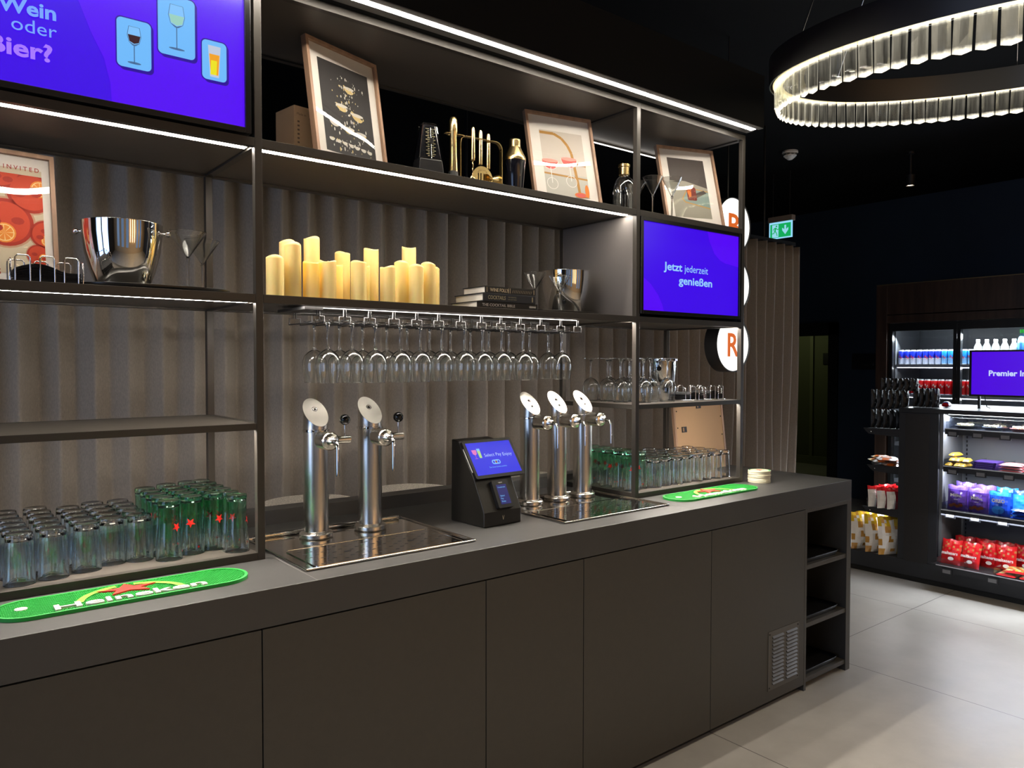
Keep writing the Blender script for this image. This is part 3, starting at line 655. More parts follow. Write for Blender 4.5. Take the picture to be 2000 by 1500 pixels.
# picture standing with its back to the room in the right bay
t = thing('framed_picture', 'picture frame turned round on the worktop, showing its brown back', 'picture', (1.262, 0.385, ZC))
Pb = Plane((0, 0, 0), (1, 0, 0), (0, 0.12, 1))
b = MB(); b.prism(Pb, [(-0.20, 0), (0.20, 0), (0.20, 0.365), (-0.20, 0.365)], -0.006, 0.0)
b.build('backing_board', mat('brown hardboard', (0.42, 0.27, 0.15, 1), .7), t)
f = MB()
for a in ((-0.212, -0.199, 0, 0.375), (0.199, 0.212, 0, 0.375), (-0.199, 0.199, 0.363, 0.375)): f.prism(Pb, [(a[0], a[2]), (a[1], a[2]), (a[1], a[3]), (a[0], a[3])], -0.012, 0.003)
f.build('frame', M_oak, t)
for u, v in ((0.0, 0.345), (-0.135, 0.222)):
    f = MB()
    f.prism(Pb, [(u-0.019, v-0.015), (u+0.019, v-0.015), (u+0.019, v+0.015), (u-0.019, v+0.015)], 0.0, 0.004)
    f.prism(Pb, [(u-0.014, v-0.010), (u-0.003, v-0.010), (u-0.003, v+0.010), (u-0.014, v+0.010)], 0.004, 0.0045, 1)
    f.build('hanger_plate', [M_black, mat('hardboard slot', (0.3, 0.18, 0.09, 1), .7)], t)
f = MB()
for u, v in ((-0.185, 0.32), (0.19, 0.28), (-0.185, 0.232), (0.19, 0.18)): f.sphere(tuple(Pb(u, v, 0)), 0.004, 0, 8)
f.build('pin_heads', M_black, t)

# ------------------------------------------------------------------ top shelf objects
# cardboard box
bx = MB(); Pq = Plane((0, 0, 0), (1, 0, 0), (0, 0, 1))
bx.box(-0.09, 0.09, 0, 0.12, 0, 0.225)
bo = thing('cardboard_box', 'brown cardboard box behind the champagne splash picture', 'box', (-0.975, 0.318, ZU1), R(8))
bx.build('carton', mat('brown cardboard', (0.40, 0.25, 0.14, 1), .8), bo)
bp = MB(); 
for k in range(6): bp.rect(Pq, -0.078, -0.070, 0.10+k*0.014, 0.106+k*0.014, 0.0005)
bp.text(Pq, 'Made in', -0.08, 0.195, 0.008, 0.0005); bp.ring(Pq, -0.02, 0.19, 0.014, 0.012, 0.0005, n=4)
bp.build('printed_marks', mat('carton print', (0.10, 0.06, 0.035, 1), .8), bo)
# metronome
t = thing('metronome', 'small black metronome with a clear front left of the bar tools', 'metronome', (-0.625, 0.165, ZU1), R(-10))
def frustum(w0, d0, w1, d1, z0, z1): 
    return [(-w0, -d0, z0), (w0, -d0, z0), (w0, d0, z0), (-w0, d0, z0), (-w1, -d1, z1), (w1, -d1, z1), (w1, d1, z1), (-w1, d1, z1)]
QF = [(3, 2, 1, 0), (4, 5, 6, 7), (0, 1, 5, 4), (1, 2, 6, 5), (2, 3, 7, 6), (3, 0, 4, 7)]
MB().add(frustum(0.052, 0.04, 0.042, 0.034, 0, 0.08), QF).build('body', M_black, t, bevel=0.003)
MB().add(frustum(0.042, 0.030, 0.022, 0.018, 0.08, 0.205), QF).build('scale_body', mat('metronome black gloss', (0.01, 0.01, 0.012, 1), .15), t, bevel=0.004)
s_ = MB(); Pm = Plane((0, -0.031, 0.08), (1, 0, 0), (0, 0.09, 1))
for k in range(16): s_.rect(Pm, -0.012-(0.006 if k % 2 else 0), -0.005, 0.01+k*0.0065, 0.0118+k*0.0065, 0.002); s_.rect(Pm, 0.005, 0.012+(0.006 if k % 2 else 0), 0.01+k*0.0065, 0.0118+k*0.0065, 0.002)
s_.build('scale', mat('scale gold ink', (0.5, 0.42, 0.22, 1), .5), t)
p_ = MB(); p_.tube([tuple(Pm(0, 0.0, 0.006)), tuple(Pm(0, 0.112, 0.006))], 0.0013, 6); p_.prism(Pm, [(-0.008, 0.055), (0.008, 0.055), (0.006, 0.075), (-0.006, 0.075)], 0.004, 0.010)
p_.build('pendulum', M_wire, t)
MB().add(frustum(0.046, 0.037, 0.026, 0.024, 0.08, 0.212), QF[1:]).build('clear_cover', thin_glass('metronome cover', base=0.10, gain=0.9, edge=(0.5, 0.5, 0.5, 1)), t, bevel=0.006)
# gold bar tool stand
t = thing('bar_tool_stand', 'gold bar tool rack arch on the top shelf', 'tool stand', (-0.39, 0.165, ZU1), R(-4))
a = MB(); pts = [(-0.092, 0.0)]
for k in range(9): pts.append((-0.092+0.028-0.028*math.cos(R(90*k/8)), 0.172+0.028*math.sin(R(90*k/8))))
for k in range(9): pts.append((0.064+0.028*math.sin(R(90*k/8)), 0.172+0.028*math.cos(R(90*k/8))))
pts.append((0.092, 0.0))
vs = []
for i, (u, v) in enumerate(pts):
    q0 = Vector(pts[max(0, i-1)]); q1 = Vector(pts[min(len(pts)-1, i+1)]); tt = (q1-q0).normalized(); nn = Vector((-tt.y, tt.x))*0.0014
    for sgn in (1, -1):
        for y in (-0.009, 0.009): vs.append((u+nn.x*sgn, y, v+nn.y*sgn))
fs = []
for i in range(len(pts)-1):
    b_ = i*4; fs += [(b_, b_+4, b_+5, b_+1), (b_+2, b_+3, b_+7, b_+6), (b_, b_+2, b_+6, b_+4), (b_+1, b_+5, b_+7, b_+3)]
a.add(vs, fs); a.build('arch', M_gold, t)
hk = MB(); hk.box(-0.155, -0.06, -0.009, 0.009, 0.198, 0.2005); hk.tube([(-0.125+0.017*math.cos(R(k*30)), 0.0+0.017*math.sin(R(k*30)), 0.199) for k in range(12)], 0.003, 6, closed=True)
hk.build('hook_arm', M_gold, t)
g_ = 'gold bar tools hanging from the rack'
X0_ = -0.39; Y0_ = 0.165
def tool(name, label, dx, dy=0.0): return thing(name, label, 'bar tool', (X0_+dx, Y0_+dy, ZU1), group=g_)
t = tool('muddler', 'thick gold muddler with black foot hanging at the rack end', -0.125)
MB().lathe([(0.0005, 0.26), (0.010, 0.257), (0.0155, 0.245), (0.0155, 0.20), (0.013, 0.19), (0.0135, 0.12), (0.017, 0.06)], 20).build('handle', M_gold, t)
MB().lathe([(0.017, 0.06), (0.0175, 0.058), (0.0215, 0.018), (0.020, 0.014), (0.0005, 0.012)], 20).build('foot', mat('black rubber', (0.02, 0.02, 0.02, 1), .6), t)
def handle(t, z0, z1): MB().lathe([(0.0005, z1+0.003), (0.006, z1), (0.0085, z1-0.01), (0.0085, z0), (0.003, z0-0.002), (0.0005, z0-0.002)], 14).build('handle', M_gold, t)
t = tool('bar_spoon', 'gold twisted bar spoon hanging left in the rack', -0.038, -0.002)
handle(t, 0.115, 0.236)
MB().tube([(0.0015*math.cos(k), 0.0015*math.sin(k), 0.115-0.0035*k) for k in range(16)], 0.002, 6).build('twisted_stem', M_gold, t)
MB().sphere((0, 0, 0.037), 0.024, 0, 16, None, (0.62, 0.28, 1)).build('spoon_bowl', M_gold, t)
t = tool('cocktail_strainer', 'round slotted gold strainer in the middle of the rack', -0.002, 0.0)
handle(t, 0.105, 0.232)
s_ = MB(); Ps = Plane((0.006, -0.006, 0.052), (1, 0, 0), (0, 0, 1))
# disc with real slots: build as a ring plus bars
s_.ring(Ps, 0, 0, 0.047, 0.033, 0.001, 0, 40); s_.ring(Ps, 0, 0, 0.047, 0.033, -0.001, 0, 40)
def bars(l):
    for u0, u1 in ((-0.033, -0.022), (-0.017, -0.0105), (-0.0055, 0.0035), (0.0085, 0.0145), (0.0195, 0.033)):
        hh = lambda u: math.sqrt(max(0, 0.034**2-u*u))
        s_.flat(Ps, [(u0, -hh(u0)), (u1, -hh(u1)), (u1, hh(u1)), (u0, hh(u0))], l)
    for v0, v1 in ((0.02, 0.034), (-0.034, -0.02)):
        ww = lambda v: math.sqrt(max(0, 0.034**2-v*v)); s_.flat(Ps, [(-ww(v0), v0), (ww(v0), v0), (ww(v1), v1), (-ww(v1), v1)], l+0.0001)
bars(0.001); bars(-0.001)
s_.lathe([(0.047, -0.001), (0.047, 0.001)], 40, 0, T(0.006, -0.006, 0.052) @ Matrix.Rotation(R(90), 4, 'X'))
for u in (-0.045, 0.045): s_.prism(Ps, [(u-0.010, -0.040), (u+0.010, -0.040), (u+0.008, -0.022), (u-0.008, -0.022)], -0.001, 0.001)
s_.build('strainer_disc', M_gold, t)
co = MB(); co.tube([tuple(Ps(0.044*math.cos(R(a_*4-150))+0.0, 0.044*math.sin(R(a_*4-150)), -0.004+0.003*math.sin(a_*2.4))) for a_ in range(31)], 0.0014, 5)
co.build('spring_coil', M_gold, t)
t = tool('jigger', 'gold double jigger on a long handle, right side of the rack', 0.036, 0.002)
handle(t, 0.095, 0.226)
MB().tube([(0, 0, 0.095), (0.0, 0, 0.07)], 0.0025, 6).build('stem', M_gold, t)
Jm = T(0.012, -0.002, 0.058) @ Matrix.Rotation(R(20), 4, 'Z') @ Matrix.Rotation(R(84), 4, 'Y')
MB().lathe([(0.017, -0.032), (0.0155, -0.028), (0.009, -0.002), (0.009, 0.002), (0.022, 0.046), (0.0228, 0.047), (0.0205, 0.045), (0.007, 0.004), (0.0005, 0.003)], 24, 0, Jm).build('cup', M_gold, t)
# black and gold shaker
t = thing('cocktail_shaker', 'black cocktail shaker with gold cap right of the bar tools', 'shaker', (-0.225, 0.165, ZU1))
MB().lathe([(0.0005, 0), (0.030, 0), (0.031, 0.004), (0.042, 0.140), (0.042, 0.146)], 36).build('body', mat('gloss black steel', (0.006, 0.006, 0.009, 1), .08), t)
MB().lathe([(0.0425, 0.146), (0.0425, 0.156), (0.040, 0.162), (0.0235, 0.196), (0.0225, 0.198)], 36).build('shoulder', M_gold, t)
MB().lathe([(0.0225, 0.198), (0.0215, 0.199), (0.0215, 0.226), (0.019, 0.2305), (0.0005, 0.2305)], 30).build('cap', M_gold, t)
# cut glass decanter with gold stopper
t = thing('glass_decanter', 'cut glass bottle with a gold stopper left of the middle post', 'bottle', (0.388, 0.16, ZU1))
pr = []
for k in range(20):
    z = 0.004+0.125*k/19; pr.append((0.046+(0.0012 if k % 2 else 0), z))
MB().lathe([(0.0005, 0.0)]+[(0.044, 0.0)]+pr+[(0.046, 0.142), (0.036, 0.165), (0.020, 0.180), (0.018, 0.19)], 36).build('body', thin_glass('cut glass', base=0.16, gain=0.8, edge=(.4, .42, .45, 1)), t)
r_ = MB()
for k in range(22):
    a0 = 2*math.pi*k/22; r_.tube([(0.0475*math.cos(a0), 0.0475*math.sin(a0), 0.008), (0.0475*math.cos(a0), 0.0475*math.sin(a0), 0.095)], 0.0022, 5)
    a1 = a0+math.pi/22; r_.tube([(0.0475*math.cos(a0), 0.0475*math.sin(a0), 0.102), (0.0475*math.cos(a1), 0.0475*math.sin(a1), 0.116), (0.0475*math.cos(a0+2*math.pi/22), 0.0475*math.sin(a0+2*math.pi/22), 0.102)], 0.0015, 5)
r_.build('cut_ribs', thin_glass('cut glass ribs', base=0.2, gain=0.8, edge=(.5, .5, .55, 1)), t)
MB().lathe([(0.019, 0.183), (0.023, 0.185), (0.023, 0.218), (0.026, 0.220), (0.026, 0.231), (0.0005, 0.232)], 30).build('stopper', M_gold, t)

# ------------------------------------------------------------------ glasses
def martini(label, x, y, z, r=0.051, h=0.160, group='martini glasses on the shelves'):
    t = thing('martini_glass', label, 'glass', (x, y, z), group=group); b = h*0.56
    MB().lathe([(0.003, b), (r, h-0.001), (r+0.0008, h+0.0003), (r-0.0006, h+0.0003), (0.004, b+0.0042), (0.0005, b+0.0035), (0.0005, b+0.0005), (0.003, b)], 40).build('bowl', M_solid, t)
    MB().lathe([(0.0005, 0.0), (r*0.68, 0.0), (r*0.68, 0.0015), (0.010, 0.005), (0.0035, 0.012), (0.0032, b-0.012), (0.006, b-0.0005), (0.0005, b)], 24).build('stem_and_foot', M_solid, t)
    return t
martini('martini glass just right of the left ice bucket, front one', -1.462, 0.12, ZM1+0.010, 0.051, 0.165)
martini('martini glass right of the left ice bucket, rear one nearest the post', -1.395, 0.21, ZM1+0.010, 0.049, 0.158)
martini('martini glass directly right of the book stack', -0.165, 0.115, ZM1+0.006, 0.045, 0.150)
martini('martini glass overlapping the front of the middle ice bucket', -0.022, 0.125, ZM1+0.006, 0.045, 0.150)
martini('martini glass half hidden by the middle post, top shelf', 0.530, 0.215, ZU1, 0.045, 0.185)
martini('martini glass just right of the middle post, top shelf', 0.515, 0.105, ZU1, 0.045, 0.185)
martini('martini glass overlapping the cocktail-on-tray picture, top shelf', 0.598, 0.065, ZU1, 0.045, 0.185)

def wine_proto():
    t = thing('wine_glass', 'x', 'glass', (0, 0, 0))       # rim down, origin at the rim
    MB().lathe([(0.0325, 0.0), (0.0335, 0.004), (0.038, 0.035), (0.0395, 0.055), (0.038, 0.072), (0.032, 0.088), (0.021, 0.100), (0.010, 0.106), (0.004, 0.108), (0.0005, 0.108), (0.0005, 0.1065), (0.009, 0.1035), (0.0197, 0.0975), (0.0308, 0.0867), (0.0368, 0.0715), (0.0383, 0.055), (0.0368, 0.035), (0.0323, 0.004), (0.0315, 0.0), (0.0325, 0.0)], 32).build('bowl', M_solid, t)
    MB().tube([(0.0325*math.cos(R(15*k)), 0.0325*math.sin(R(15*k)), 0.0006) for k in range(24)], 0.0008, 5, closed=True).build('rim', M_solid, t)
    MB().lathe([(0.0005, 0.1085), (0.0075, 0.1085), (0.0055, 0.112), (0.0040, 0.120), (0.0034, 0.145), (0.0038, 0.170), (0.0060, 0.186), (0.012, 0.194), (0.0345, 0.1965), (0.0348, 0.198), (0.0345, 0.199), (0.0005, 0.200)], 24).build('stem_and_foot', M_solid, t)
    return t
WG = wine_proto()
FX = [-1.052, -0.968, -0.884, -0.789, -0.710, -0.622, -0.524, -0.444, -0.355, -0.252, None, -0.053]
RX = [-1.055, -0.966, -0.880, -0.787, -0.705, -0.611, -0.520, -0.430, -0.343, -0.245, -0.140, -0.040]
first = True
ZG = 1.448
for i in range(12):
    for row, xs, y in (('front', FX, 0.08), ('back', RX, 0.175)):
        x = xs[i]
        if x is None: continue
        lb = 'wine glass hanging upside down, %s row, %s from the left' % (row, ORD[i] if not (row == 'front' and i == 11) else 'rightmost')
        if first: WG.location = (x, y, ZG); WG['label'] = lb; WG['group'] = 'wine glasses hanging in the ceiling rack'; first = False
        else: o = dup(WG, (x, y, ZG+random.uniform(-.001, .001)), random.uniform(0, 6), lb)
WG['group'] = 'wine glasses hanging in the rack'
for o in bpy.data.objects:
    if o.name.startswith('wine_glass') and o.parent is None: o['group'] = 'wine glasses hanging in the rack'
# hanging rack of black wire
t = thing('glass_rack', 'black wire stemware rack fixed under the middle shelf', 'rack', (-0.56, 0.1, ZM0))
rk = MB(); zt_, zb_ = ZM0-0.004, ZG+0.192
rk.tube([(-1.09, 0.045, zt_), (-0.005, 0.045, zt_)], 0.0024, 6)
slots = [-1.10]+[(RX[i]+RX[i+1])/2 for i in range(11)]+[0.0]
fr_ = MB()
def hang(x, y):
    hw = 0.019
    fr_ = MB(); fr_.tube([(x-0.004, y, zt_), (x-0.004, y, zt_-0.024), (x-hw, y, zt_-0.024), (x-hw, y, zb_-0.004)], 0.0021, 6)
    fr_.tube([(x+0.004, y, zt_), (x+0.004, y, zt_-0.024), (x+hw, y, zt_-0.024), (x+hw, y, zb_-0.004)], 0.0021, 6)
    fr_.build('wire_hanger', M_blackm, t, True)
rk.tube([(-1.09, 0.225, zt_), (-0.005, 0.225, zt_)], 0.0024, 6)
for x in slots: hang(x, 0.045); hang(x, 0.225)
rails = MB()
for x in slots:
    for s__ in (-0.019, 0.019): rails.tube([(x+s__, 0.043, zb_-0.004), (x+s__, 0.227, zb_-0.004)], 0.0023, 6)
rk.build('frame_wire', M_blackm, t, True); rails.build('slide_rails', M_blackm, t, True)
pl = MB(); pl.box(-1.15, -1.09, 0.03, 0.24, ZM0-0.010, ZM0-0.001); pl.box(-1.15, 0.0, 0.235, 0.245, ZM0-0.010, ZM0-0.001); pl.build('mounting_plate', M_blackm, t, True)

# standing upside-down wine glasses, right bay
WR = [(0.642, 0.12, 'front row, rightmost, before the ice bucket'), (0.560, 0.15, 'front row, second from right'), (0.478, 0.12, 'front row, just right of the post'),
      (0.587, 0.24, 'second row, right one'), (0.500, 0.22, 'second row, middle one'), (0.415, 0.20, 'front row, left of the post'),
      (0.576, 0.33, 'third row, right one'), (0.444, 0.31, 'third row, left one'), (0.699, 0.41, 'back row, rightmost'), (0.572, 0.415, 'back row, second from right'), (0.430, 0.405, 'back row, leftmost')]
for x, y, lb in WR:
    o = dup(WG, (x, y, ZR1), random.uniform(0, 6), 'upturned wine glass on the right shelf, ' + lb); o['group'] = 'upturned wine glasses on the right middle shelf'

# beer glasses
def clear_proto():
    t = thing('beer_glass', 'x', 'glass', (0, 0, 0))
    MB().lathe([(0.0345, 0.0), (0.0350, 0.002), (0.0342, 0.03), (0.0325, 0.07), (0.0310, 0.10), (0.0303, 0.122), (0.0285, 0.1275), (0.0005, 0.1262), (0.0005, 0.1155), (0.022, 0.1150), (0.0288, 0.108), (0.0294, 0.10), (0.0309, 0.07), (0.0326, 0.03), (0.0336, 0.0), (0.0345, 0.0)], 26).build('tumbler', M_solid, t)
    MB().tube([(0.0348*math.cos(R(15*k)), 0.0348*math.sin(R(15*k)), 0.0008) for k in range(24)], 0.0008, 5, closed=True).build('rim', M_solid, t)
    return t
GR = [(0.0340, 0.0), (0.0345, 0.002), (0.0335, 0.03), (0.0305, 0.065), (0.0275, 0.10), (0.0268, 0.125), (0.0280, 0.150), (0.0288, 0.160), (0.0280, 0.1645)]
def gr_r(z):
    for i in range(len(GR)-1):
        if GR[i][1] <= z <= GR[i+1][1]:
            f_ = (z-GR[i][1])/(GR[i+1][1]-GR[i][1]); return GR[i][0]*(1-f_)+GR[i+1][0]*f_
    return 0.03
def green_proto():
    t = thing('beer_glass', 'x', 'glass', (0, 0, 0))
    MB().lathe(GR[:-1]+[(0.0275, 0.1655), (0.0005, 0.1640), (0.0005, 0.1535), (0.021, 0.1530), (0.0268, 0.147), (0.0256, 0.125), (0.0262, 0.10), (0.0292, 0.065), (0.0322, 0.03), (0.0331, 0.0), (0.0340, 0.0)], 26).build('tumbler', M_ggl, t)
    MB().tube([(0.0343*math.cos(R(15*k)), 0.0343*math.sin(R(15*k)), 0.0008) for k in range(24)], 0.0008, 5, closed=True).build('rim', M_solid, t)
    m = MB()
    def cstar(a0, zc, r):
        nonlocal m
        pts = []
        for i in range(10):
            rr = r if i % 2 == 0 else r*0.42; u = rr*math.cos(R(-90+36*i)); v = rr*math.sin(R(-90+36*i)); z = zc+v; q = gr_r(z)+0.0006; an = a0+u/q
            pts.append((q*math.cos(an), q*math.sin(an), z))
        ctr = ((gr_r(zc)+0.0006)*math.cos(a0), (gr_r(zc)+0.0006)*math.sin(a0), zc)
        m.add([ctr]+pts, [(0, i+1, (i+1) % 10+1) for i in range(10)])
    cstar(R(-90), 0.092, 0.0145); m.build('red_star', mat('red star print', (0.75, 0.02, 0.015, 1), .35), t)
    m = MB(); cstar(R(-52), 0.022, 0.0048); m.build('small_red_star', mat('red star print', (0.75, 0.02, 0.015, 1), .35), t)
    return t
CG = clear_proto(); GG = green_proto()
used = {'c': False, 'g': False}
def place(proto, key, x, y, lb, grp, z=ZB, rz=0):
    if not used[key]:
        proto.location = (x, y, z); proto.rotation_euler = (0, 0, rz); proto['label'] = lb; proto['group'] = grp; used[key] = True; return
    o = dup(proto, (x, y, z), rz, lb); o['group'] = grp
ROW = ['front row', 'second row', 'third row', 'fourth row', 'fifth row', 'back row']
# left bay: clear columns left to right, then green columns
CX = [(-1.965, 0.045), (-1.888, 0.060), (-1.811, 0.075), (-1.733, 0.100), (-1.665, 0.135), (-1.597, 0.130)]
CT = ['sixth', 'fifth', 'fourth', 'third', 'second', 'first']
for c_, (x, y) in enumerate(CX):
    for r_ in range(6 if c_ < 4 else 5):
        yy = y+r_*0.0695
        if yy > 0.425: continue
        place(CG, 'c', x+random.uniform(-.002, .002), yy, 'upturned clear beer glass, left bay, %s, %s column left of the green ones' % (ROW[r_], CT[c_]), 'clear beer glasses in the left bay', rz=random.uniform(0, 6))
GXs = [(-1.523, 0.085), (-1.453, 0.125), (-1.386, 0.105), (-1.347, 0.045)]
GXs = [(-1.530, 0.085), (-1.460, 0.120), (-1.392, 0.135), (-1.345, 0.062)]
for c_, (x, y) in enumerate(GXs):
    for r_ in range(6):
        yy = y+r_*0.068
        if yy > 0.425: continue
        xx = x if c_ < 3 else x+0.0
        if c_ == 3: xx = -1.3225-0.0245+0.0
        place(GG, 'g', xx-(0.0 if c_ < 3 else 0.002), yy if c_ != 3 else y+r_*0.0695, 'upturned green-tinted star beer glass, left bay, %s, %s column from the left' % (ROW[r_], ORD[c_]), 'green beer glasses in the left bay', rz=random.choice((0, R(35), R(-30), R(70), R(160), R(-80))) if r_ else (R(30), R(-20), R(15), R(60))[c_])
# right bay: green on the left, clear to its right
for c_, x in enumerate((0.356, 0.426)):
    for r_ in range(5):
        yy = 0.075+r_*0.072+(0.02 if c_ else 0)
        if yy > 0.42: continue
        place(GG, 'g', x, yy, 'upturned green-tinted star beer glass, right bay, %s, %s column from the left' % (ROW[r_], ORD[c_]), 'green beer glasses in the right bay', rz=R(-45)+random.choice((0, R(20), R(-15), R(70), R(160))))
for c_ in range(8):
    x = 0.497+c_*0.0735
    for r_ in range(5):
        yy = 0.075+r_*0.071+0.008*(c_ % 2)
        if c_ > 5 and r_ > 3: continue
        if yy > 0.36 and 0.70 < x: continue
        place(CG, 'c', x, yy, 'upturned clear beer glass, right bay, %s, %s column from the left' % (ROW[r_], ORD[c_]), 'clear beer glasses in the right bay', rz=random.uniform(0, 6))

# ------------------------------------------------------------------ candles
def wax(name, top, glow):
    if name in MATS: return MATS[name]
    m = mat(name, S(245, 222, 150), 0.42, 0.0, Subsurface_Weight=0.25); b = m.node_tree.nodes['Principled BSDF']
    b.inputs['Subsurface Radius'].default_value = (0.02, 0.01, 0.004); b.inputs['Subsurface Scale'].default_value = 0.5
    N = m.node_tree.nodes; L = m.node_tree.links
    tc = N.new('ShaderNodeTexCoord'); sx = N.new('ShaderNodeSeparateXYZ'); L.new(tc.outputs['Generated'], sx.inputs[0])
    mr = N.new('ShaderNodeMapRange'); mr.inputs['From Min'].default_value = 0.25; mr.inputs['From Max'].default_value = 0.9
    mr.inputs['To Min'].default_value = glow*0.25; mr.inputs['To Max'].default_value = glow; L.new(sx.outputs['Z'], mr.inputs[0])
    b.inputs['Emission Color'].default_value = top; L.new(mr.outputs[0], b.inputs['Emission Strength'])
    return m
M_w1 = wax('led candle wax', (1.0, 0.62, 0.16, 1), 0.38); M_w2 = wax('strongly lit led candle wax', (1.0, 0.48, 0.03, 1), 0.75)
CANS = [(-1.172, 0.075, 502, 'shortest, at the far left'), (-1.130, 0.190, 472, 'tall, second from left, behind'), (-1.098, 0.085, 477, 'tall, second from left, in front'),
        (-1.040, 0.180, 466, 'tallest pale one, behind the orange one'), (-1.018, 0.080, 513, 'short and most orange'), (-0.944, 0.080, 510, 'short, right of the orange one'),
        (-0.935, 0.150, 518, 'thin orange sliver between two pale ones'), (-0.925, 0.220, 494, 'medium, fourth tall one, behind'), (-0.822, 0.075, 511.5, 'middle of the row, in front'),
        (-0.795, 0.210, 488, 'tall one in the middle, behind'), (-0.825, 0.160, 520, 'half hidden in the middle'), (-0.706, 0.080, 522, 'first of the right-hand cluster'),
        (-0.648, 0.120, 512.5, 'second of the right-hand cluster'), (-0.640, 0.210, 484.6, 'tallest of the right-hand cluster, behind'), (-0.585, 0.095, 519.5, 'third of the right-hand cluster, in front'),
        (-0.526, 0.090, 515, 'rightmost front one'), (-0.508, 0.150, 523, 'last one, half hidden at the right')]
CP = [(-1.225, .075, .121), (-1.138, .19, .19), (-1.162, .09, .167), (-1.058, .185, .208), (-1.104, .085, .115), (-1.050, .08, .124), (-0.993, .15, .123), (-0.937, .21, .175), (-0.946, .075, .13),
      (-0.834, .2, .194), (-0.892, .155, .128), (-0.837, .08, .122), (-0.754, .13, .15), (-0.674, .215, .217), (-0.726, .08, .135), (-0.665, .1, .15), (-0.606, .165, .147)]
for i, ((_, _, _, lb), (x, y, h)) in enumerate(zip(CANS, CP)):
    t = thing('candle', 'cream LED pillar candle, ' + lb, 'candle', (x, y, ZM1), group='pillar candles on the middle shelf')
    n = 28; rr = 0.0255; ph = random.uniform(0, 6)
    vs = []
    for z in (0.0, h*0.4, h*0.8, h-0.006): vs += [(rr*math.cos(2*math.pi*k/n), rr*math.sin(2*math.pi*k/n), z) for k in range(n)]
    def top(k, s__): return h+0.0035*math.sin(4*math.pi*k/n+ph)+0.0015*math.sin(2*math.pi*k/n+2*ph)+s__
    vs += [(rr*math.cos(2*math.pi*k/n)*0.99, rr*math.sin(2*math.pi*k/n)*0.99, top(k, 0)) for k in range(n)]
    vs += [(rr*math.cos(2*math.pi*k/n)*0.86, rr*math.sin(2*math.pi*k/n)*0.86, top(k, -0.002)) for k in range(n)]
    vs += [(rr*math.cos(2*math.pi*k/n)*0.7, rr*math.sin(2*math.pi*k/n)*0.7, h-0.014) for k in range(n)]
    m = MB().add(vs, [(j*n+k, j*n+(k+1) % n, (j+1)*n+(k+1) % n, (j+1)*n+k) for j in range(6) for k in range(n)]+[tuple(6*n+k for k in range(n))], 0, True)
    m.build('wax_body', M_w2 if i in (4, 6) else M_w1, t)
    MB().lathe([(0.003, h-0.014), (0.0035, h-0.008), (0.0005, h+0.001)], 8).build('led_wick', emit('candle flame led', (1.0, 0.6, 0.2, 1), 3.0), t)

# ------------------------------------------------------------------ ice buckets, trays, books, napkin holders
def bucket(label, x, y, z, s=1.0, rz=0.0):
    t = thing('ice_bucket', label, 'ice bucket', (x, y, z), rz)
    pr = [(0.0005, 0.0), (0.060*s, 0.0), (0.068*s, 0.006), (0.084*s, 0.05*s), (0.097*s, 0.10*s), (0.1035*s, 0.15*s), (0.1045*s, 0.183*s), (0.1050*s, 0.185*s), (0.1035*s, 0.1855*s), (0.1015*s, 0.15*s), (0.094*s, 0.10*s), (0.066*s, 0.01), (0.0005, 0.008)]
    MB().lathe(pr, 56).build('body', M_chrome, t)
    for sg_ in (-1, 1):
        k = MB(); k.tube([(sg_*0.103*s, 0, 0.160*s), (sg_*0.118*s, 0, 0.160*s)], 0.004, 10); k.sphere((sg_*0.120*s, 0, 0.160*s), 0.0085, 0, 14); k.build('knob', M_chrome, t)
    return t
bucket('large polished ice bucket on the left tray beside the poster', -1.612, 0.215, ZM1+0.010, 1.0, R(-25))
bucket('polished ice bucket on the middle tray by the grey panel', 0.118, 0.245, ZM1+0.008, 1.0, R(35))
t = thing('wine_cooler', 'small steel wine bucket with knob handles on the right shelf', 'ice bucket', (0.835, 0.33, ZR1), R(38))
MB().lathe([(0.0005, 0), (0.062, 0), (0.064, 0.004), (0.082, 0.186), (0.088, 0.188), (0.088, 0.197), (0.084, 0.197), (0.080, 0.186), (0.060, 0.008), (0.0005, 0.006)], 44).build('body', M_chrome, t)
for s__ in (-1, 1): MB().tube([(s__*0.080, 0, 0.150), (s__*0.088, 0, 0.150), (s__*0.090, 0, 0.150), (s__*0.104, 0, 0.150)], [0.005, 0.005, 0.010, 0.012], 12).build('knob', M_chrome, t)
def oval_tray(label, x, y, z, a, b, hgt):
    t = MB(); n = 48
    def ring_(k, zz): return [(x+(a*k)*math.copysign(abs(math.cos(2*math.pi*i/n))**0.75, math.cos(2*math.pi*i/n)), y+(b*k)*math.copysign(abs(math.sin(2*math.pi*i/n))**0.75, math.sin(2*math.pi*i/n)), zz) for i in range(n)]
    vs = ring_(0.86, z)+ring_(0.9, z)+ring_(1.0, z+hgt)+ring_(0.985, z+hgt+0.001)+ring_(0.88, z+0.004)
    t.add(vs, [(j*n+i, j*n+(i+1) % n, (j+1)*n+(i+1) % n, (j+1)*n+i) for j in range(4) for i in range(n)], 0, True)
    t.add(ring_(0.88, z+0.004), [tuple(range(n))]); t.add(ring_(0.86, z), [tuple(range(n))[::-1]])
    return tag(t.build('oval_tray', mat('black lacquer tray', (0.012, 0.011, 0.010, 1), .3)), label, 'tray')
oval_tray('black oval tray under the large left ice bucket', -1.545, 0.165, ZM1, 0.205, 0.135, 0.013)
oval_tray('black oval tray under the middle ice bucket', -0.01, 0.175, ZM1, 0.205, 0.13, 0.010)
PG = mat('book page edges', (0.72, 0.68, 0.60, 1), .8)
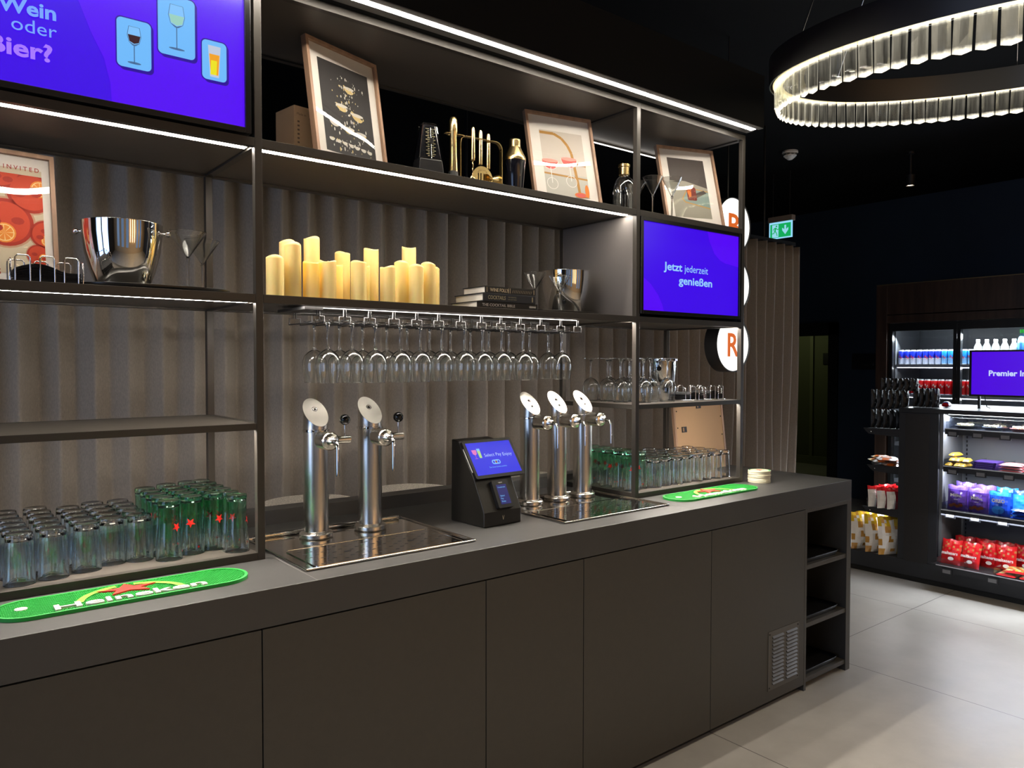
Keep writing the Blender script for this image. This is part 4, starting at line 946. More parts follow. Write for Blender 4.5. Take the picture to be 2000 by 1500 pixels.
def book(label, x0, x1, y0, y1, z0, z1, cov, title, tw, tm, extra=None):
    t = thing('book', label, 'book', ((x0+x1)/2, (y0+y1)/2, z0), group='stacked cocktail books')
    b = MB(); b.box(x0, x1, y0, y1, z0, z0+0.003); b.box(x0, x1, y0, y1, z1-0.003, z1-0.0002); b.box(x0, x1, y0, y0+0.003, z0+0.003, z1-0.003)
    b.build('cover', cov, t, True, bevel=0.0006)
    MB().box(x0+0.004, x1-0.004, y0+0.003, y1-0.004, z0+0.003, z1-0.003).build('pages', PG, t, True)
    Pk = Plane(((x0+x1)/2, y0, (z0+z1)/2), (1, 0, 0), (0, 0, 1)); m = MB()
    m.text(Pk, title, -(x1-x0)/2+0.022, -tw[1]/2, tw[1], 0.0006, 0, 'L', width=tw[0], bold=0.02)
    if extra: extra(m, Pk)
    m.build('spine_lettering', tm, t, True)
cov1 = mat('book black cover', (0.012, 0.012, 0.012, 1), .4); cov2 = mat('book navy cover', (0.010, 0.014, 0.022, 1), .45)
def e1(m, P): m.flat(P, [(0.105, -0.004), (0.125, -0.003), (0.125, 0.003), (0.105, 0.004)], 0.0006); m.star(P, 0.103, 0, 0.006, 0.0007); m.star(P, 0.128, 0, 0.006, 0.0007)
def e2(m, P):
    m.text(P, 'THE ESSENTIAL', -0.01, 0.002, 0.0038, 0.0006, 0, 'L', width=0.04); m.text(P, 'COLLECTION', -0.01, -0.006, 0.0034, 0.0006, 0, 'L', width=0.04); m.rect(P, 0.104, 0.109, -0.009, 0.009, 0.0006)
def e3(m, P):
    for k in range(12): m.flat(P, [(0.005+k*0.008, -0.007), (0.006+k*0.008, -0.007), (0.011+k*0.008, 0.004), (0.010+k*0.008, 0.004)], 0.0006)
    for k in (-0.112, -0.014, -0.006, 0.108): m.rect(P, k, k+0.0022, -0.009, 0.009, 0.0007)
book('bottom black book of the stack, longest, with white spine lettering', -0.509, -0.227, 0.024, 0.19, ZM1, ZM1+0.0245, cov1, 'THE COCKTAIL BIBLE', (0.150, 0.0095), mat('white spine ink', (.75, .74, .7, 1), .5), e1)
book('middle book of the stack, dark blue with gold spine lettering', -0.486, -0.240, 0.020, 0.20, ZM1+0.0247, ZM1+0.054, cov2, 'COCKTAILS', (0.080, 0.013), mat('old gold spine ink', (.36, .32, .20, 1), .5), e2)
book('top book of the stack, black with cream spine lettering', -0.474, -0.236, 0.024, 0.165, ZM1+0.0542, ZM1+0.080, cov1, 'WINE FOLLY', (0.086, 0.012), mat('cream spine ink', (.62, .52, .34, 1), .5), e3)
def napkin_caddy(label, x0, x1, y0, y1, z, n, group=None):
    t = thing('napkin_holder', label, 'napkin holder', ((x0+x1)/2, (y0+y1)/2, z))
    m = MB()
    for k in range(n):
        xa = x0+(x1-x0)*(k+0.15)/n; xb = x0+(x1-x0)*(k+0.75)/n
        for y in (y0, y1): m.tube([(xa, y, z+0.003), (xa, y, z+0.062), (xa+0.005, y, z+0.068), (xb-0.005, y, z+0.068), (xb, y, z+0.062), (xb, y, z+0.003)], 0.0019, 6)
    for x in (x0, x1): m.tube([(x, y0+0.02, z+0.003), (x, y0+0.02, z+0.055), (x, y0+0.026, z+0.061), (x, y1-0.026, z+0.061), (x, y1-0.02, z+0.055), (x, y1-0.02, z+0.003)], 0.0019, 6)
    m.tube([(x0, y0, z+0.003), (x1, y0, z+0.003), (x1, y1, z+0.003), (x0, y1, z+0.003)], 0.0022, 6, closed=True)
    m.build('wire_frame', M_wire, t, True)
    return t
def napkins(label, x0, x1, y0, y1, z, h):
    m = MB(); n = 16; rnd = random.Random(int(abs(x0)*1000))
    nx = 10
    for k in range(n):
        za = z+h*k/n; o = rnd.uniform(-.003, .003)
        for i in range(nx):
            u0, u1 = i/nx, (i+1)/nx; b0 = 0.5+0.5*math.sin(math.pi*u0)*(1 if k else 0)+0.0; b1 = 0.5+0.5*math.sin(math.pi*u1)
            z00 = z+h*k/n*(0.55+0.45*math.sin(math.pi*min(1, u0*1.2+.1))); z01 = z+h*k/n*(0.55+0.45*math.sin(math.pi*min(1, u1*1.2+.1))); tk_ = h/n*0.6
            X0, X1 = x0+(x1-x0)*u0+o, x0+(x1-x0)*u1+o
            m.add([(X0, y0+o, z00), (X1, y0+o, z01), (X1, y1, z01), (X0, y1, z00), (X0, y0+o, z00+tk_), (X1, y0+o, z01+tk_), (X1, y1, z01+tk_), (X0, y1, z00+tk_)], [(4, 5, 6, 7), (0, 1, 5, 4), (3, 0, 4, 7), (1, 2, 6, 5)])
    return tag(m.build('paper_napkins', mat('black paper napkin', (0.012, 0.012, 0.013, 1), .8)), label, 'napkins')
napkin_caddy('chrome wire napkin holder on the left shelf before the poster', -1.893, -1.735, 0.055, 0.175, ZM1, 3)
napkins('stack of black paper napkins in the left wire holder', -1.885, -1.742, 0.062, 0.168, ZM1+0.0055, 0.045)
napkin_caddy('left chrome wire napkin holder on the right shelf', 0.742, 0.868, 0.075, 0.20, ZR1, 2)
napkins('stack of black napkins in the left holder on the right shelf', 0.749, 0.861, 0.082, 0.193, ZR1+0.0055, 0.036)
napkin_caddy('right chrome wire napkin holder beside the right post', 0.892, 1.015, 0.075, 0.20, ZR1, 2)
napkins('stack of black napkins in the holder by the right post', 0.899, 1.008, 0.082, 0.193, ZR1+0.0055, 0.040)

# ------------------------------------------------------------------ beer mats and coasters
MG = mat('bright green rubber', (0.018, 0.33, 0.045, 1), .5); MG2 = mat('deep green rubber', (0.004, 0.10, 0.018, 1), .5); MGL = mat('light green rubber', (0.16, 0.50, 0.04, 1), .45)
MR = mat('red rubber', (0.60, 0.02, 0.01, 1), .5); MWH = mat('white rubber', (0.52, 0.51, 0.46, 1), .6)
def bar_mat(label, x0, x1, y0, y1):
    t = thing('bar_mat', label, 'bar mat', ((x0+x1)/2, (y0+y1)/2, ZC))
    L_, W_ = x1-x0, y1-y0; P = Plane((0, 0, 0), (1, 0, 0), (0, 1, 0))
    o = round_rect(-L_/2, L_/2, -W_/2, W_/2, W_/2*0.98, 12); i = round_rect(-L_/2+0.007, L_/2-0.007, -W_/2+0.007, W_/2-0.007, (W_/2-0.007)*0.98, 12); n = len(o)
    m = MB(); m.flat(P, i, 0.004, 1); m.add([P(*p, 0.0) for p in o]+[P(*p, 0.0085) for p in o]+[P(*p, 0.0085) for p in i]+[P(*p, 0.004) for p in i],
        [(j*n+k, j*n+(k+1) % n, (j+1)*n+(k+1) % n, (j+1)*n+k) for j in range(3) for k in range(n)], 0)
    m.build('base', [MG, MG2], t)
    nb = MB(); st = 0.0085; r = W_/2-0.010
    k = 0
    v = -W_/2+0.013
    while v < W_/2-0.010:
        u = -L_/2+0.012+(st/2 if k % 2 else 0)
        while u < L_/2-0.010:
            cx_ = min(max(u, -L_/2+W_/2), L_/2-W_/2)
            if math.hypot(u-cx_, v) < r: nb.add([(u-0.0036, v, 0.004), (u, v-0.0030, 0.004), (u+0.0036, v, 0.004), (u, v+0.0030, 0.004), (u-0.0026, v, 0.0078), (u, v-0.0022, 0.0078), (u+0.0026, v, 0.0078), (u, v+0.0022, 0.0078)], QF[1:])
            u += st
        v += st*0.62; k += 1
    nb.build('nub_surface', MG, t)
    m = MB(); m.star(P, 0.0, 0.018, 0.062, 0.004, 0, 0.40, 90, 0.007, sx=1.15, sy=0.72); m.build('red_star', MR, t)
    m = MB()
    for a0, a1 in ((12, 80), (100, 168)):
        vs = []
        for q in range(13):
            a = R(a0+(a1-a0)*q/12)
            for rr in (1.0, 0.86): vs.append(((0.125*rr)*math.cos(a), -0.055+0.118*(rr+0.02)*math.sin(a)*1.0, 0.0095))
        vs = [(p[0], min(p[1], W_/2-0.008), p[2]) for p in vs]
        m.add(vs, [(2*q, 2*q+2, 2*q+3, 2*q+1) for q in range(12)])
    m.build('light_arc', MGL, t)
    MB().text(P, 'Heineken', 0.0, -W_/2+0.010, 0.040, 0.004, 0, 'C', width=0.32*L_/0.55, bold=0.014, thick=0.008).build('white_lettering', MWH, t)
    MB().prism(P, [(-L_/2+0.06+0.013*math.cos(R(a)), 0.0+0.013*math.sin(R(a))) for a in range(0, 360, 20)], 0.004, 0.009).build('round_badge', MWH, t)
    return t
bar_mat('long green Heineken bar mat on the counter below the left bay'.replace('Heineken ', 'beer '), -1.962, -1.388, -0.200, -0.045)
bar_mat('green beer bar mat on the counter before the right bay'.replace('beer ', 'rubber '), 0.378, 0.952, -0.188, -0.040)
cd = mat('coaster cream edge', (0.62, 0.58, 0.42, 1), .8)
for k in range(9):
    o = MB(); Pc = Plane((0, 0, 0), (1, 0, 0), (0, 1, 0)); z = ZC+k*0.0064
    jx, jy = random.uniform(-.002, .002), random.uniform(-.002, .002)
    o.lathe([(0.0005, 0.0), (0.0515, 0.0), (0.0525, 0.001), (0.0525, 0.0052), (0.0515, 0.0062), (0.0005, 0.0062)], 40)
    if k == 8:
        o.ring(Pc, 0, 0, 0.050, 0.044, 0.0066, 1); o.star(Pc, 0, 0, 0.024, 0.0067, 2, 0.42, 90); o.text(Pc, 'Heineken', 0, -0.004, 0.007, 0.0069, 1, 'C', width=0.06)
    ob = o.build('coaster', [cd, mat('coaster green ring', (0.03, 0.25, 0.07, 1), .7), mat('coaster red star', (0.7, 0.03, 0.02, 1), .7)])
    ob.location = (1.117+jx, -0.052+jy, z); ob.rotation_euler = (0, 0, R(-15))
    tag(ob, 'round cream beer coaster, %s of the stack at the counter end' % ('topmost, with a red star,' if k == 8 else ORD[k]+' from the bottom'), 'coaster', 'stack of round coasters')

# ------------------------------------------------------------------ drip trays and beer towers
def drip_tray(label, x0, x1, y0, y1, plate, seed):
    t = thing('drip_tray', label, 'drip tray', ((x0+x1)/2, (y0+y1)/2, ZC)); m = MB()
    m.box(x0, x1, y0, y1, ZC+0.0003, ZC+0.0025)
    r = 0.0035
    for pts in ([(x0, y0), (x1, y0)], [(x1, y0), (x1, y1)], [(x1, y1), (x0, y1)], [(x0, y1), (x0, y0)]):
        m.tube([(pts[0][0], pts[0][1], ZC+0.004), (pts[1][0], pts[1][1], ZC+0.004)], r, 8)
    m.tube([(x0+0.02, y1-0.012, ZC+0.010), (x1-0.02, y1-0.012, ZC+0.010)], 0.008, 10)
    m.build('steel_pan', M_tray, t, True)
    px0, px1, py0, py1 = plate; g = MB(); Pz = Plane((0, 0, ZC), (1, 0, 0), (0, 1, 0))
    g.prism(Pz, round_rect(px0, px1, py0, py1, 0.012), 0.0026, 0.0045, 0)
    g.tube([(p[0], p[1], ZC+0.0047) for p in round_rect(px0, px1, py0, py1, 0.012)], 0.0010, 5, closed=True)
    h = g; k = 0; v = py0+0.022
    while v < py1-0.012:
        u = px0+0.03+(0.028 if k % 2 else 0)
        while u < px1-0.02:
            h.disc(Pz, u, v, 0.0075, 0.0026, 0.0049, 1, 10); u += 0.056
        v += 0.021; k += 1
    for u in ((px0+px1)/2-0.10, (px0+px1)/2+0.12): h.disc(Pz, u, (py0+py1)/2, 0.012, 0.008, 0.0049, 1, 18)
    h.build('perforated_plate', [M_tray, M_black], t, True)
drip_tray('left steel drip tray carrying the two beer taps', -1.250, -0.682, -0.203, 0.262, (-1.215, -0.715, -0.190, 0.035), 1)
drip_tray('right steel drip tray carrying the three beer taps', -0.278, 0.288, -0.185, 0.262, (-0.245, 0.262, -0.172, 0.045), 2)
def tower(label, x, y, kind):
    t = thing('beer_tower', label, 'beer tap', (x, y, ZC+0.003), group='steel beer towers')
    r = 0.0405
    MB().lathe([(0.0005, 0), (r+0.010, 0), (r+0.0135, 0.004), (r+0.0135, 0.014), (r+0.010, 0.018), (r+0.001, 0.021), (r, 0.022), (r, 0.345)], 44).build('column', M_steel, t)
    MB().lathe([(r, 0.345), (r+0.0045, 0.346), (r+0.0045, 0.353), (r, 0.354)], 44).build('collar', M_chrome, t)
    # slanted head, cut plane rising towards the back left
    n = 44; dx, dy = math.cos(R(92)), math.sin(R(92)); hz = lambda a: 0.408+(math.cos(a)*dx+math.sin(a)*dy)*0.044
    vs = [(r*math.cos(2*math.pi*k/n), r*math.sin(2*math.pi*k/n), 0.354) for k in range(n)]+[(r*math.cos(2*math.pi*k/n), r*math.sin(2*math.pi*k/n), hz(2*math.pi*k/n)) for k in range(n)]
    MB().add(vs, [(k, (k+1) % n, n+(k+1) % n, n+k) for k in range(n)], 0, True).build('head', M_steel, t)
    c_ = Vector((0, 0, 0.408)); ex = Vector((-dy, dx, 0)) * -1; ey = Vector((dx, dy, 0.044/r)).normalized(); sl = math.hypot(r, 0.044)/r
    Pp = Plane(c_, ex, ey)
    if Pp.n.z < 0: Pp = Plane(c_, -ex, ey)
    m = MB()
    m.flat(Pp, [(r*math.cos(2*math.pi*k/n), r*sl*math.sin(2*math.pi*k/n)) for k in range(n)], 0.0002)
    m.build('cap_plate', M_cap, t)
    m = MB(); 
    for vv, q in ((0.012, 0.0085),)+(((-0.018, 0.0065),) if kind == 'flow' else ()):
        m.tube([tuple(Pp(q*math.cos(R(30*k)), vv+q*math.sin(R(30*k)), 0.001)) for k in range(12)], 0.0013, 6, closed=True)
        m.disc(Pp, 0, vv, q*0.6, q*0.6, 0.0012)
    m.build('button_ring', M_chrome, t)
    zt = 0.322 if kind == 'tap' else 0.335
    A = Matrix.Rotation(R(90), 4, 'X')         # local z -> -y
    b = MB()
    b.lathe([(0.010, 0.030), (0.012, 0.040), (0.022, 0.046), (0.0290, 0.052), (0.0290, 0.108), (0.025, 0.114), (0.016, 0.118), (0.012, 0.128), (0.008, 0.132), (0.006, 0.140)], 32, 0, T(0, 0, zt) @ A)
    vb = b.build('valve_body', M_steel, t)
    MB().lathe([(0.0297, 0.100), (0.0297, 0.110)], 32, 0, T(0, 0, zt) @ A).build('valve_ring', M_chrome, vb)
    sp = MB()
    if kind == 'tap':
        sp.tube([(0, -0.138, zt), (0, -0.150, zt+0.001), (0, -0.158, zt-0.006), (0, -0.160, zt-0.018), (0, -0.160, zt-0.105)], 0.0052, 12)
        sp.build('spout', M_chrome, vb)
        h = MB(); h.lathe([(0.012, 0.0), (0.0125, 0.06), (0.011, 0.062), (0.0005, 0.062)], 24, 0, T(0.018, -0.085, zt) @ Matrix.Rotation(R(90), 4, 'Y')); h.build('side_arm', M_steel, t)
        h = MB(); h.tube([(0.062, -0.085, zt+0.010), (0.062, -0.085, zt+0.052)], 0.0028, 10); h.build('lever_rod', M_chrome, t)
        MB().sphere((0.062, -0.085, zt+0.064), 0.0175, 0, 24).build('lever_ball', mat('gloss black ball', (0.004, 0.004, 0.004, 1), .08), t)
    else:
        sp.tube([(0, -0.138, zt), (0, -0.152, zt), (0.0, -0.163, zt-0.006), (0.0, -0.167, zt-0.018), (0.0, -0.168, zt-0.095)], [0.0042, 0.0042, 0.0042, 0.0040, 0.0034], 12)
        sp.build('spout', M_chrome, vb)
        MB().box(-0.008, 0.008, -0.056, -0.036, zt-0.014, zt+0.014).build('sensor_block', M_black, t, bevel=0.002)
for x, lb in ((-1.057, 'left one with black ball lever on the two-tap tray'), (-0.860, 'right one with black ball lever on the two-tap tray')):
    tower('brushed steel beer tower, ' + lb, x, 0.165, 'tap')
for x, lb in ((-0.135, 'left one of the three next to the kiosk'), (0.012, 'middle one of the three'), (0.158, 'right one of the three beside the shelf')):
    tower('brushed steel beer tower, ' + lb, x, 0.178, 'flow')

# ------------------------------------------------------------------ payment kiosk
t = thing('payment_kiosk', 'black self-service payment kiosk with a tilted blue tablet', 'kiosk', (-0.463, 0.03, ZC), R(3))
k = MB(); prof = [(-0.092, 0.0), (-0.092, 0.052), (-0.034, 0.168), (0.052, 0.290), (0.096, 0.296), (0.100, 0.0)]
n = len(prof); hw = 0.086
vs = [(-hw, y, z) for y, z in prof]+[(hw, y, z) for y, z in prof]
k.add(vs, [tuple(range(n)), tuple(range(n, 2*n))[::-1]]+[(i, n+i, n+(i+1) % n, (i+1) % n) for i in range(n)])
k.build('housing', mat('black kiosk steel', (0.012, 0.011, 0.009, 1), .35), t, bevel=0.004)
ex = Vector((1, 0, 0)); ln = 0.612
ey = Vector((0, math.sin(ln), math.cos(ln)))
Pt = Plane((0.028, -0.052, 0.166), ex, ey)
tb = MB(); tb.prism(Pt, round_rect(-0.115, 0.115, 0, 0.155, 0.006, 4), -0.012, 0.0); tbo = tb.build('tablet', M_bezel, t, bevel=0.001)
s_ = MB(); s_.rect(Pt, -0.104, 0.104, 0.012, 0.143, 0.0004, 0)
s_.text(Pt, 'Select Pay', -0.040, 0.083, 0.013, 0.0010, 1, 'L', width=0.080); s_.text(Pt, 'Enjoy', 0.046, 0.081, 0.013, 0.0010, 1, 'L', width=0.044)
s_.flat(Pt, [(-0.090, 0.114), (-0.068, 0.114), (-0.070, 0.098), (-0.079, 0.092), (-0.088, 0.098)], 0.0010, 2); s_.rect(Pt, -0.0796, -0.0784, 0.080, 0.092, 0.001, 2); s_.rect(Pt, -0.086, -0.072, 0.0785, 0.0795, 0.001, 2)
s_.flat(Pt, [(-0.066, 0.118), (-0.051, 0.118), (-0.053, 0.080), (-0.064, 0.080)], 0.0011, 3); s_.flat(Pt, [(-0.066, 0.118), (-0.051, 0.118), (-0.0515, 0.109), (-0.0655, 0.109)], 0.0012, 4)
s_.flat(Pt, round_rect(-0.018, 0.022, 0.050, 0.068, 0.0088), 0.0010, 4)
for dx, mi in ((-0.009, 0), (0.002, 5), (0.013, 0)): s_.disc(Pt, dx, 0.059, 0.0045, 0.0055, 0.0013, mi, 14)
s_.text(Pt, 'Zum Starten Sprache ausw\u00e4hlen', 0.002, 0.037, 0.0055, 0.0010, 4, 'C', width=0.082)
s_.build('tablet_display', [emit('kiosk blue', S(2, 20, 226), 1), emit('kiosk lettering', S(175, 200, 250), 1), emit('kiosk pink', S(220, 110, 190), 1), emit('kiosk lime', S(170, 215, 130), 1), emit('kiosk light blue', S(120, 190, 250), 1), emit('kiosk dark red', S(120, 20, 60), 1)], tbo)
sl = MB(); sl.prism(Pt, [(-0.1158, 0.03), (-0.1150, 0.03), (-0.1150, 0.125), (-0.1158, 0.125)], -0.009, -0.005); sl.build('light_slot', mat('pale slot edge', (.6, .58, .52, 1), .4), t)
lean2 = math.atan2(0.058, 0.116); Pd = Plane((0.005, -0.092, 0.052), ex, (0, math.sin(lean2), math.cos(lean2)))
c_ = MB(); c_.prism(Pd, round_rect(-0.032, 0.042, 0.006, 0.108, 0.006), 0.0, 0.016); cro = c_.build('card_reader', M_black, t, bevel=0.002)
s_ = MB(); s_.rect(Pd, -0.018, 0.028, 0.018, 0.090, 0.0166, 0); s_.text(Pd, 'Preis\u00fcbersicht', 0.004, 0.078, 0.005, 0.017, 1, 'C', width=0.034)
for i_, q in enumerate(('Select', 'Pay', 'Enjoy')): s_.text(Pd, q, -0.012, 0.046-i_*0.010, 0.006, 0.017, 1, 'L')
s_.text(Pd, 'nayax', 0.005, 0.096, 0.005, 0.017, 2, 'C', width=0.018)
s_.build('reader_display', [emit('reader navy', S(6, 12, 96), 1), M_sky, mat('white print', (.7, .7, .7, 1), .5)], cro)
lg = MB(); Pl = Plane((0, -0.0925, 0), (1, 0, 0), (0, 0, 1)); lg.flat(Pl, [(-0.005, 0.035), (-0.003, 0.035), (0.0, 0.024), (0.003, 0.035), (0.005, 0.035), (0.001, 0.020), (-0.001, 0.020)], 0.0005)
lg.build('logo', mat('pale logo print', (.6, .55, .42, 1), .5), t)

# ------------------------------------------------------------------ chandelier
def chandelier():
    c = Vector((1.083, -1.153, 2.626)); nrm = Vector((-0.146, -0.069, 1)).normalized(); Rr = 0.866
    t = thing('ring_chandelier', 'large ring chandelier hung with self-lit crystal prisms', 'chandelier', tuple(c))
    q = Vector((0, 0, 1)).rotation_difference(nrm).to_matrix().to_4x4()
    n = 96; H = 0.098
    def ringm(prof, mats, name):
        m = MB(); m.lathe(prof, n, 0, q); return m.build(name, mats, t)
    ringm([(Rr+0.012, 0.0), (Rr+0.012, H), (Rr-0.055, H), (Rr-0.055, 0.0), (Rr-0.050, 0.0), (Rr-0.050, H-0.004), (Rr+0.008, H-0.004), (Rr+0.008, 0.0), (Rr+0.012, 0.0)], mat('dark bronze band', (0.014, 0.012, 0.012, 1), .32, .3), 'band')
    ringm([(Rr-0.002, 0.006), (Rr-0.040, 0.006), (Rr-0.040, 0.002), (Rr-0.002, 0.002), (Rr-0.002, 0.006)], emit('chandelier led ring', (1.0, 0.80, 0.42, 1), 1.1), 'led_ring')
    cm = bpy.data.materials.new('self-lit crystal'); cm.use_nodes = True; nt = cm.node_tree; N = nt.nodes; L = nt.links; N.remove(N['Principled BSDF'])
    gl = N.new('ShaderNodeBsdfGlass'); gl.inputs['IOR'].default_value = 1.5; gl.inputs['Roughness'].default_value = 0.03
    tr = N.new('ShaderNodeBsdfTransparent'); tr.inputs[0].default_value = (0.9, 0.9, 0.85, 1)
    mx = N.new('ShaderNodeMixShader'); mx.inputs[0].default_value = 0.13; L.new(tr.outputs[0], mx.inputs[1]); L.new(gl.outputs[0], mx.inputs[2])
    em = N.new('ShaderNodeEmission'); em.inputs[0].default_value = (1.0, 0.92, 0.74, 1)  # glints on tips and edges are painted in as emission
    tc = N.new('ShaderNodeTexCoord'); sp = N.new('ShaderNodeSeparateXYZ'); L.new(tc.outputs['Generated'], sp.inputs[0])
    rp = N.new('ShaderNodeValToRGB'); e = rp.color_ramp.elements
    e[0].position = 0.0; e[0].color = (1.3, 1.3, 1.3, 1); e[1].position = 1.0; e[1].color = (0.9, 0.9, 0.9, 1)
    a_ = rp.color_ramp.elements.new(0.09); a_.color = (0.9, 0.9, 0.9, 1); a_ = rp.color_ramp.elements.new(0.22); a_.color = (0.02, 0.02, 0.02, 1); a_ = rp.color_ramp.elements.new(0.85); a_.color = (0.05, 0.05, 0.045, 1)
    L.new(sp.outputs['Z'], rp.inputs[0]); 
    lw = N.new('ShaderNodeLayerWeight'); pw = N.new('ShaderNodeMath'); pw.operation = 'POWER'; pw.inputs[1].default_value = 3.0; L.new(lw.outputs['Facing'], pw.inputs[0])
    wv = N.new('ShaderNodeTexNoise'); wv.inputs['Scale'].default_value = 60.0; mp = N.new('ShaderNodeMapping'); mp.inputs['Scale'].default_value = (1, 1, 0.15); L.new(tc.outputs['Object'], mp.inputs[0]); L.new(mp.outputs[0], wv.inputs['Vector'])
    mm_ = N.new('ShaderNodeMath'); mm_.operation = 'MULTIPLY_ADD'; L.new(pw.outputs[0], mm_.inputs[0]); mm_.inputs[1].default_value = 0.35; L.new(rp.outputs[0], mm_.inputs[2])
    m3 = N.new('ShaderNodeMath'); m3.operation = 'MULTIPLY'; L.new(mm_.outputs[0], m3.inputs[0]); m4 = N.new('ShaderNodeMapRange'); m4.inputs['From Min'].default_value = .3; m4.inputs['From Max'].default_value = .7; m4.inputs['To Min'].default_value = .15; m4.inputs['To Max'].default_value = 1.9
    L.new(wv.outputs['Fac'], m4.inputs[0]); L.new(m4.outputs[0], m3.inputs[1]); L.new(m3.outputs[0], em.inputs[1])
    ad = N.new('ShaderNodeAddShader'); L.new(mx.outputs[0], ad.inputs[0]); L.new(em.outputs[0], ad.inputs[1]); L.new(ad.outputs[0], N['Material Output'].inputs['Surface'])
    w_, d_, h_ = 0.0255, 0.011, 0.112
    m = MB()
    def sec(wx, dy, z): return [(-wx, 0, z), (-wx*0.45, -dy, z), (wx*0.45, -dy, z), (wx, 0, z), (wx*0.45, dy, z), (-wx*0.45, dy, z)]
    vs = sec(w_, d_, 0.0)+sec(w_, d_, -h_+0.024)+[(-w_, 0, -h_+0.006), (w_, 0, -h_+0.006), (0, 0, -h_)]
    fs = [tuple(range(6))]+[(i, 6+i, 6+(i+1) % 6, (i+1) % 6) for i in range(6)]
    fs += [(6, 12, 7), (7, 12, 14), (7, 14, 8), (8, 14, 13), (8, 13, 9), (9, 13, 10), (10, 13, 14), (10, 14, 11), (11, 14, 12), (11, 12, 6)]
    m.add(vs, fs)
    proto = m.build('crystal', cm, t)
    K = 92; rnd = random.Random(2)
    for i in range(K):
        o = proto if i == 0 else proto.copy()
        if i: COL.objects.link(o); o.parent = t
        a = 2*math.pi*i/K
        o.matrix_local = q @ T(Rr*0.978*math.cos(a), Rr*0.978*math.sin(a), 0.004) @ rz_m(a+R(90)+rnd.uniform(-.12, .12)) @ Matrix.Rotation(rnd.uniform(-.03, .03), 4, 'Y')
    cb = MB()
    for a in (75, 150, 200, 300, 20):
        p = q @ Vector((Rr*math.cos(R(a)), Rr*math.sin(R(a)), H)); cb.tube([tuple(p), (p.x*0.75, p.y*0.75, ZCEIL-c.z-0.002)], 0.0018, 6)
    cb.build('suspension_cables', M_wire, t)
    ns = 0
chandelier()
light('added_wall_fill', 'AREA', (1.2, -5.3, 3.2), 85.0, (1.0, 0.72, 0.42), (R(-18), 0, 0), shape='RECTANGLE', size=5.0, size_y=0.1)  # lamp added to brighten the unseen wall that the steel reflects
light('chandelier_glow', 'POINT', (1.083, -1.153, 2.50), 9.0, (1.0, 0.9, 0.72), shadow_soft_size=0.5)

# ------------------------------------------------------------------ ceiling fixtures
def spot(label, x, y, energy, z=ZCEIL, drop=0.16):
    t = thing('ceiling_spotlight', label, 'spotlight', (x, y, z), group='black ceiling spotlights')
    MB().lathe([(0.0005, 0), (0.03, 0), (0.03, -0.02), (0.012, -0.021), (0.012, -drop+0.09), (0.036, -drop+0.089), (0.036, -drop), (0.030, -drop), (0.030, -drop+0.01)], 24).build('housing', M_blackm, t)
    MB().lathe([(0.030, -drop+0.008), (0.0005, -drop+0.008)], 24).build('lens', emit('spotlight lens', (1.0, 0.82, 0.6, 1), 6.0), t)
    if energy:
        light('spot_beam', 'SPOT', (x, y, z-drop-0.01), energy, (1.0, 0.84, 0.62), (0, 0, 0), spot_size=R(92), spot_blend=0.7, shadow_soft_size=0.035)
names = ['left of the counter', 'above the left counter front', 'above the middle counter front', 'above the right counter front', 'near the chandelier', 'behind the camera, left', 'behind the camera, middle', 'behind the camera, right']
for (x, y), nm in zip(SPOTS, names): spot('black cylinder ceiling spotlight ' + nm, x, y, SPOT_W)
spot('small lit black ceiling spotlight above the gondola', 4.45, 0.74, 0, ZCEIL, 0.28)
t = thing('smoke_detector', 'white smoke detector on the black ceiling', 'smoke detector', (3.654, 1.356, ZCEIL))
MB().lathe([(0.0005, 0), (0.062, 0), (0.064, -0.015), (0.060, -0.022)], 36).build('base', M_white, t)
MB().lathe([(0.050, -0.022), (0.052, -0.040), (0.040, -0.052), (0.018, -0.070), (0.0005, -0.072)], 36).build('sensor_head', M_white, t)
sd = MB()
for k in range(10):
    a = 2*math.pi*k/10; sd.box(-0.010, 0.010, -0.0525, -0.050, -0.0335, -0.0285, 0, rz_m(a)); sd.box(-0.008, 0.008, -0.045, -0.0425, -0.0485, -0.0445, 0, rz_m(a+.3))
sd.build('vent_slots', M_black, t)
# exit sign
t = thing('exit_sign', 'green and white hanging emergency exit sign with running figure', 'sign', (4.2, 1.775, 2.66))
MB().box(4.19, 4.25, 1.66, 1.905, 2.815, 2.865).build('housing', mat('grey sign housing', (0.32, 0.27, 0.24, 1), .5), t, True, bevel=0.003)
mr_ = MB(); mr_.tube([(4.22, 1.70, 2.865), (4.22, 1.70, ZCEIL)], 0.004); mr_.tube([(4.22, 1.87, 2.865), (4.22, 1.87, ZCEIL)], 0.004); mr_.build('hanger', M_blackm, t, True)
Px = Plane((4.205, 1.7825, 2.74), (0, -1, 0), (0, 0, 1)); m = MB()
MB().box(4.206, 4.214, 1.665, 1.90, 2.663, 2.815).build('panel', emit('exit panel edge', S(150, 220, 250), 1), t, True)
m.rect(Px, -0.105, 0.105, -0.066, 0.058, 0.0005, 0)
m.rect(Px, -0.085, -0.020, -0.062, 0.052, 0.001, 1)
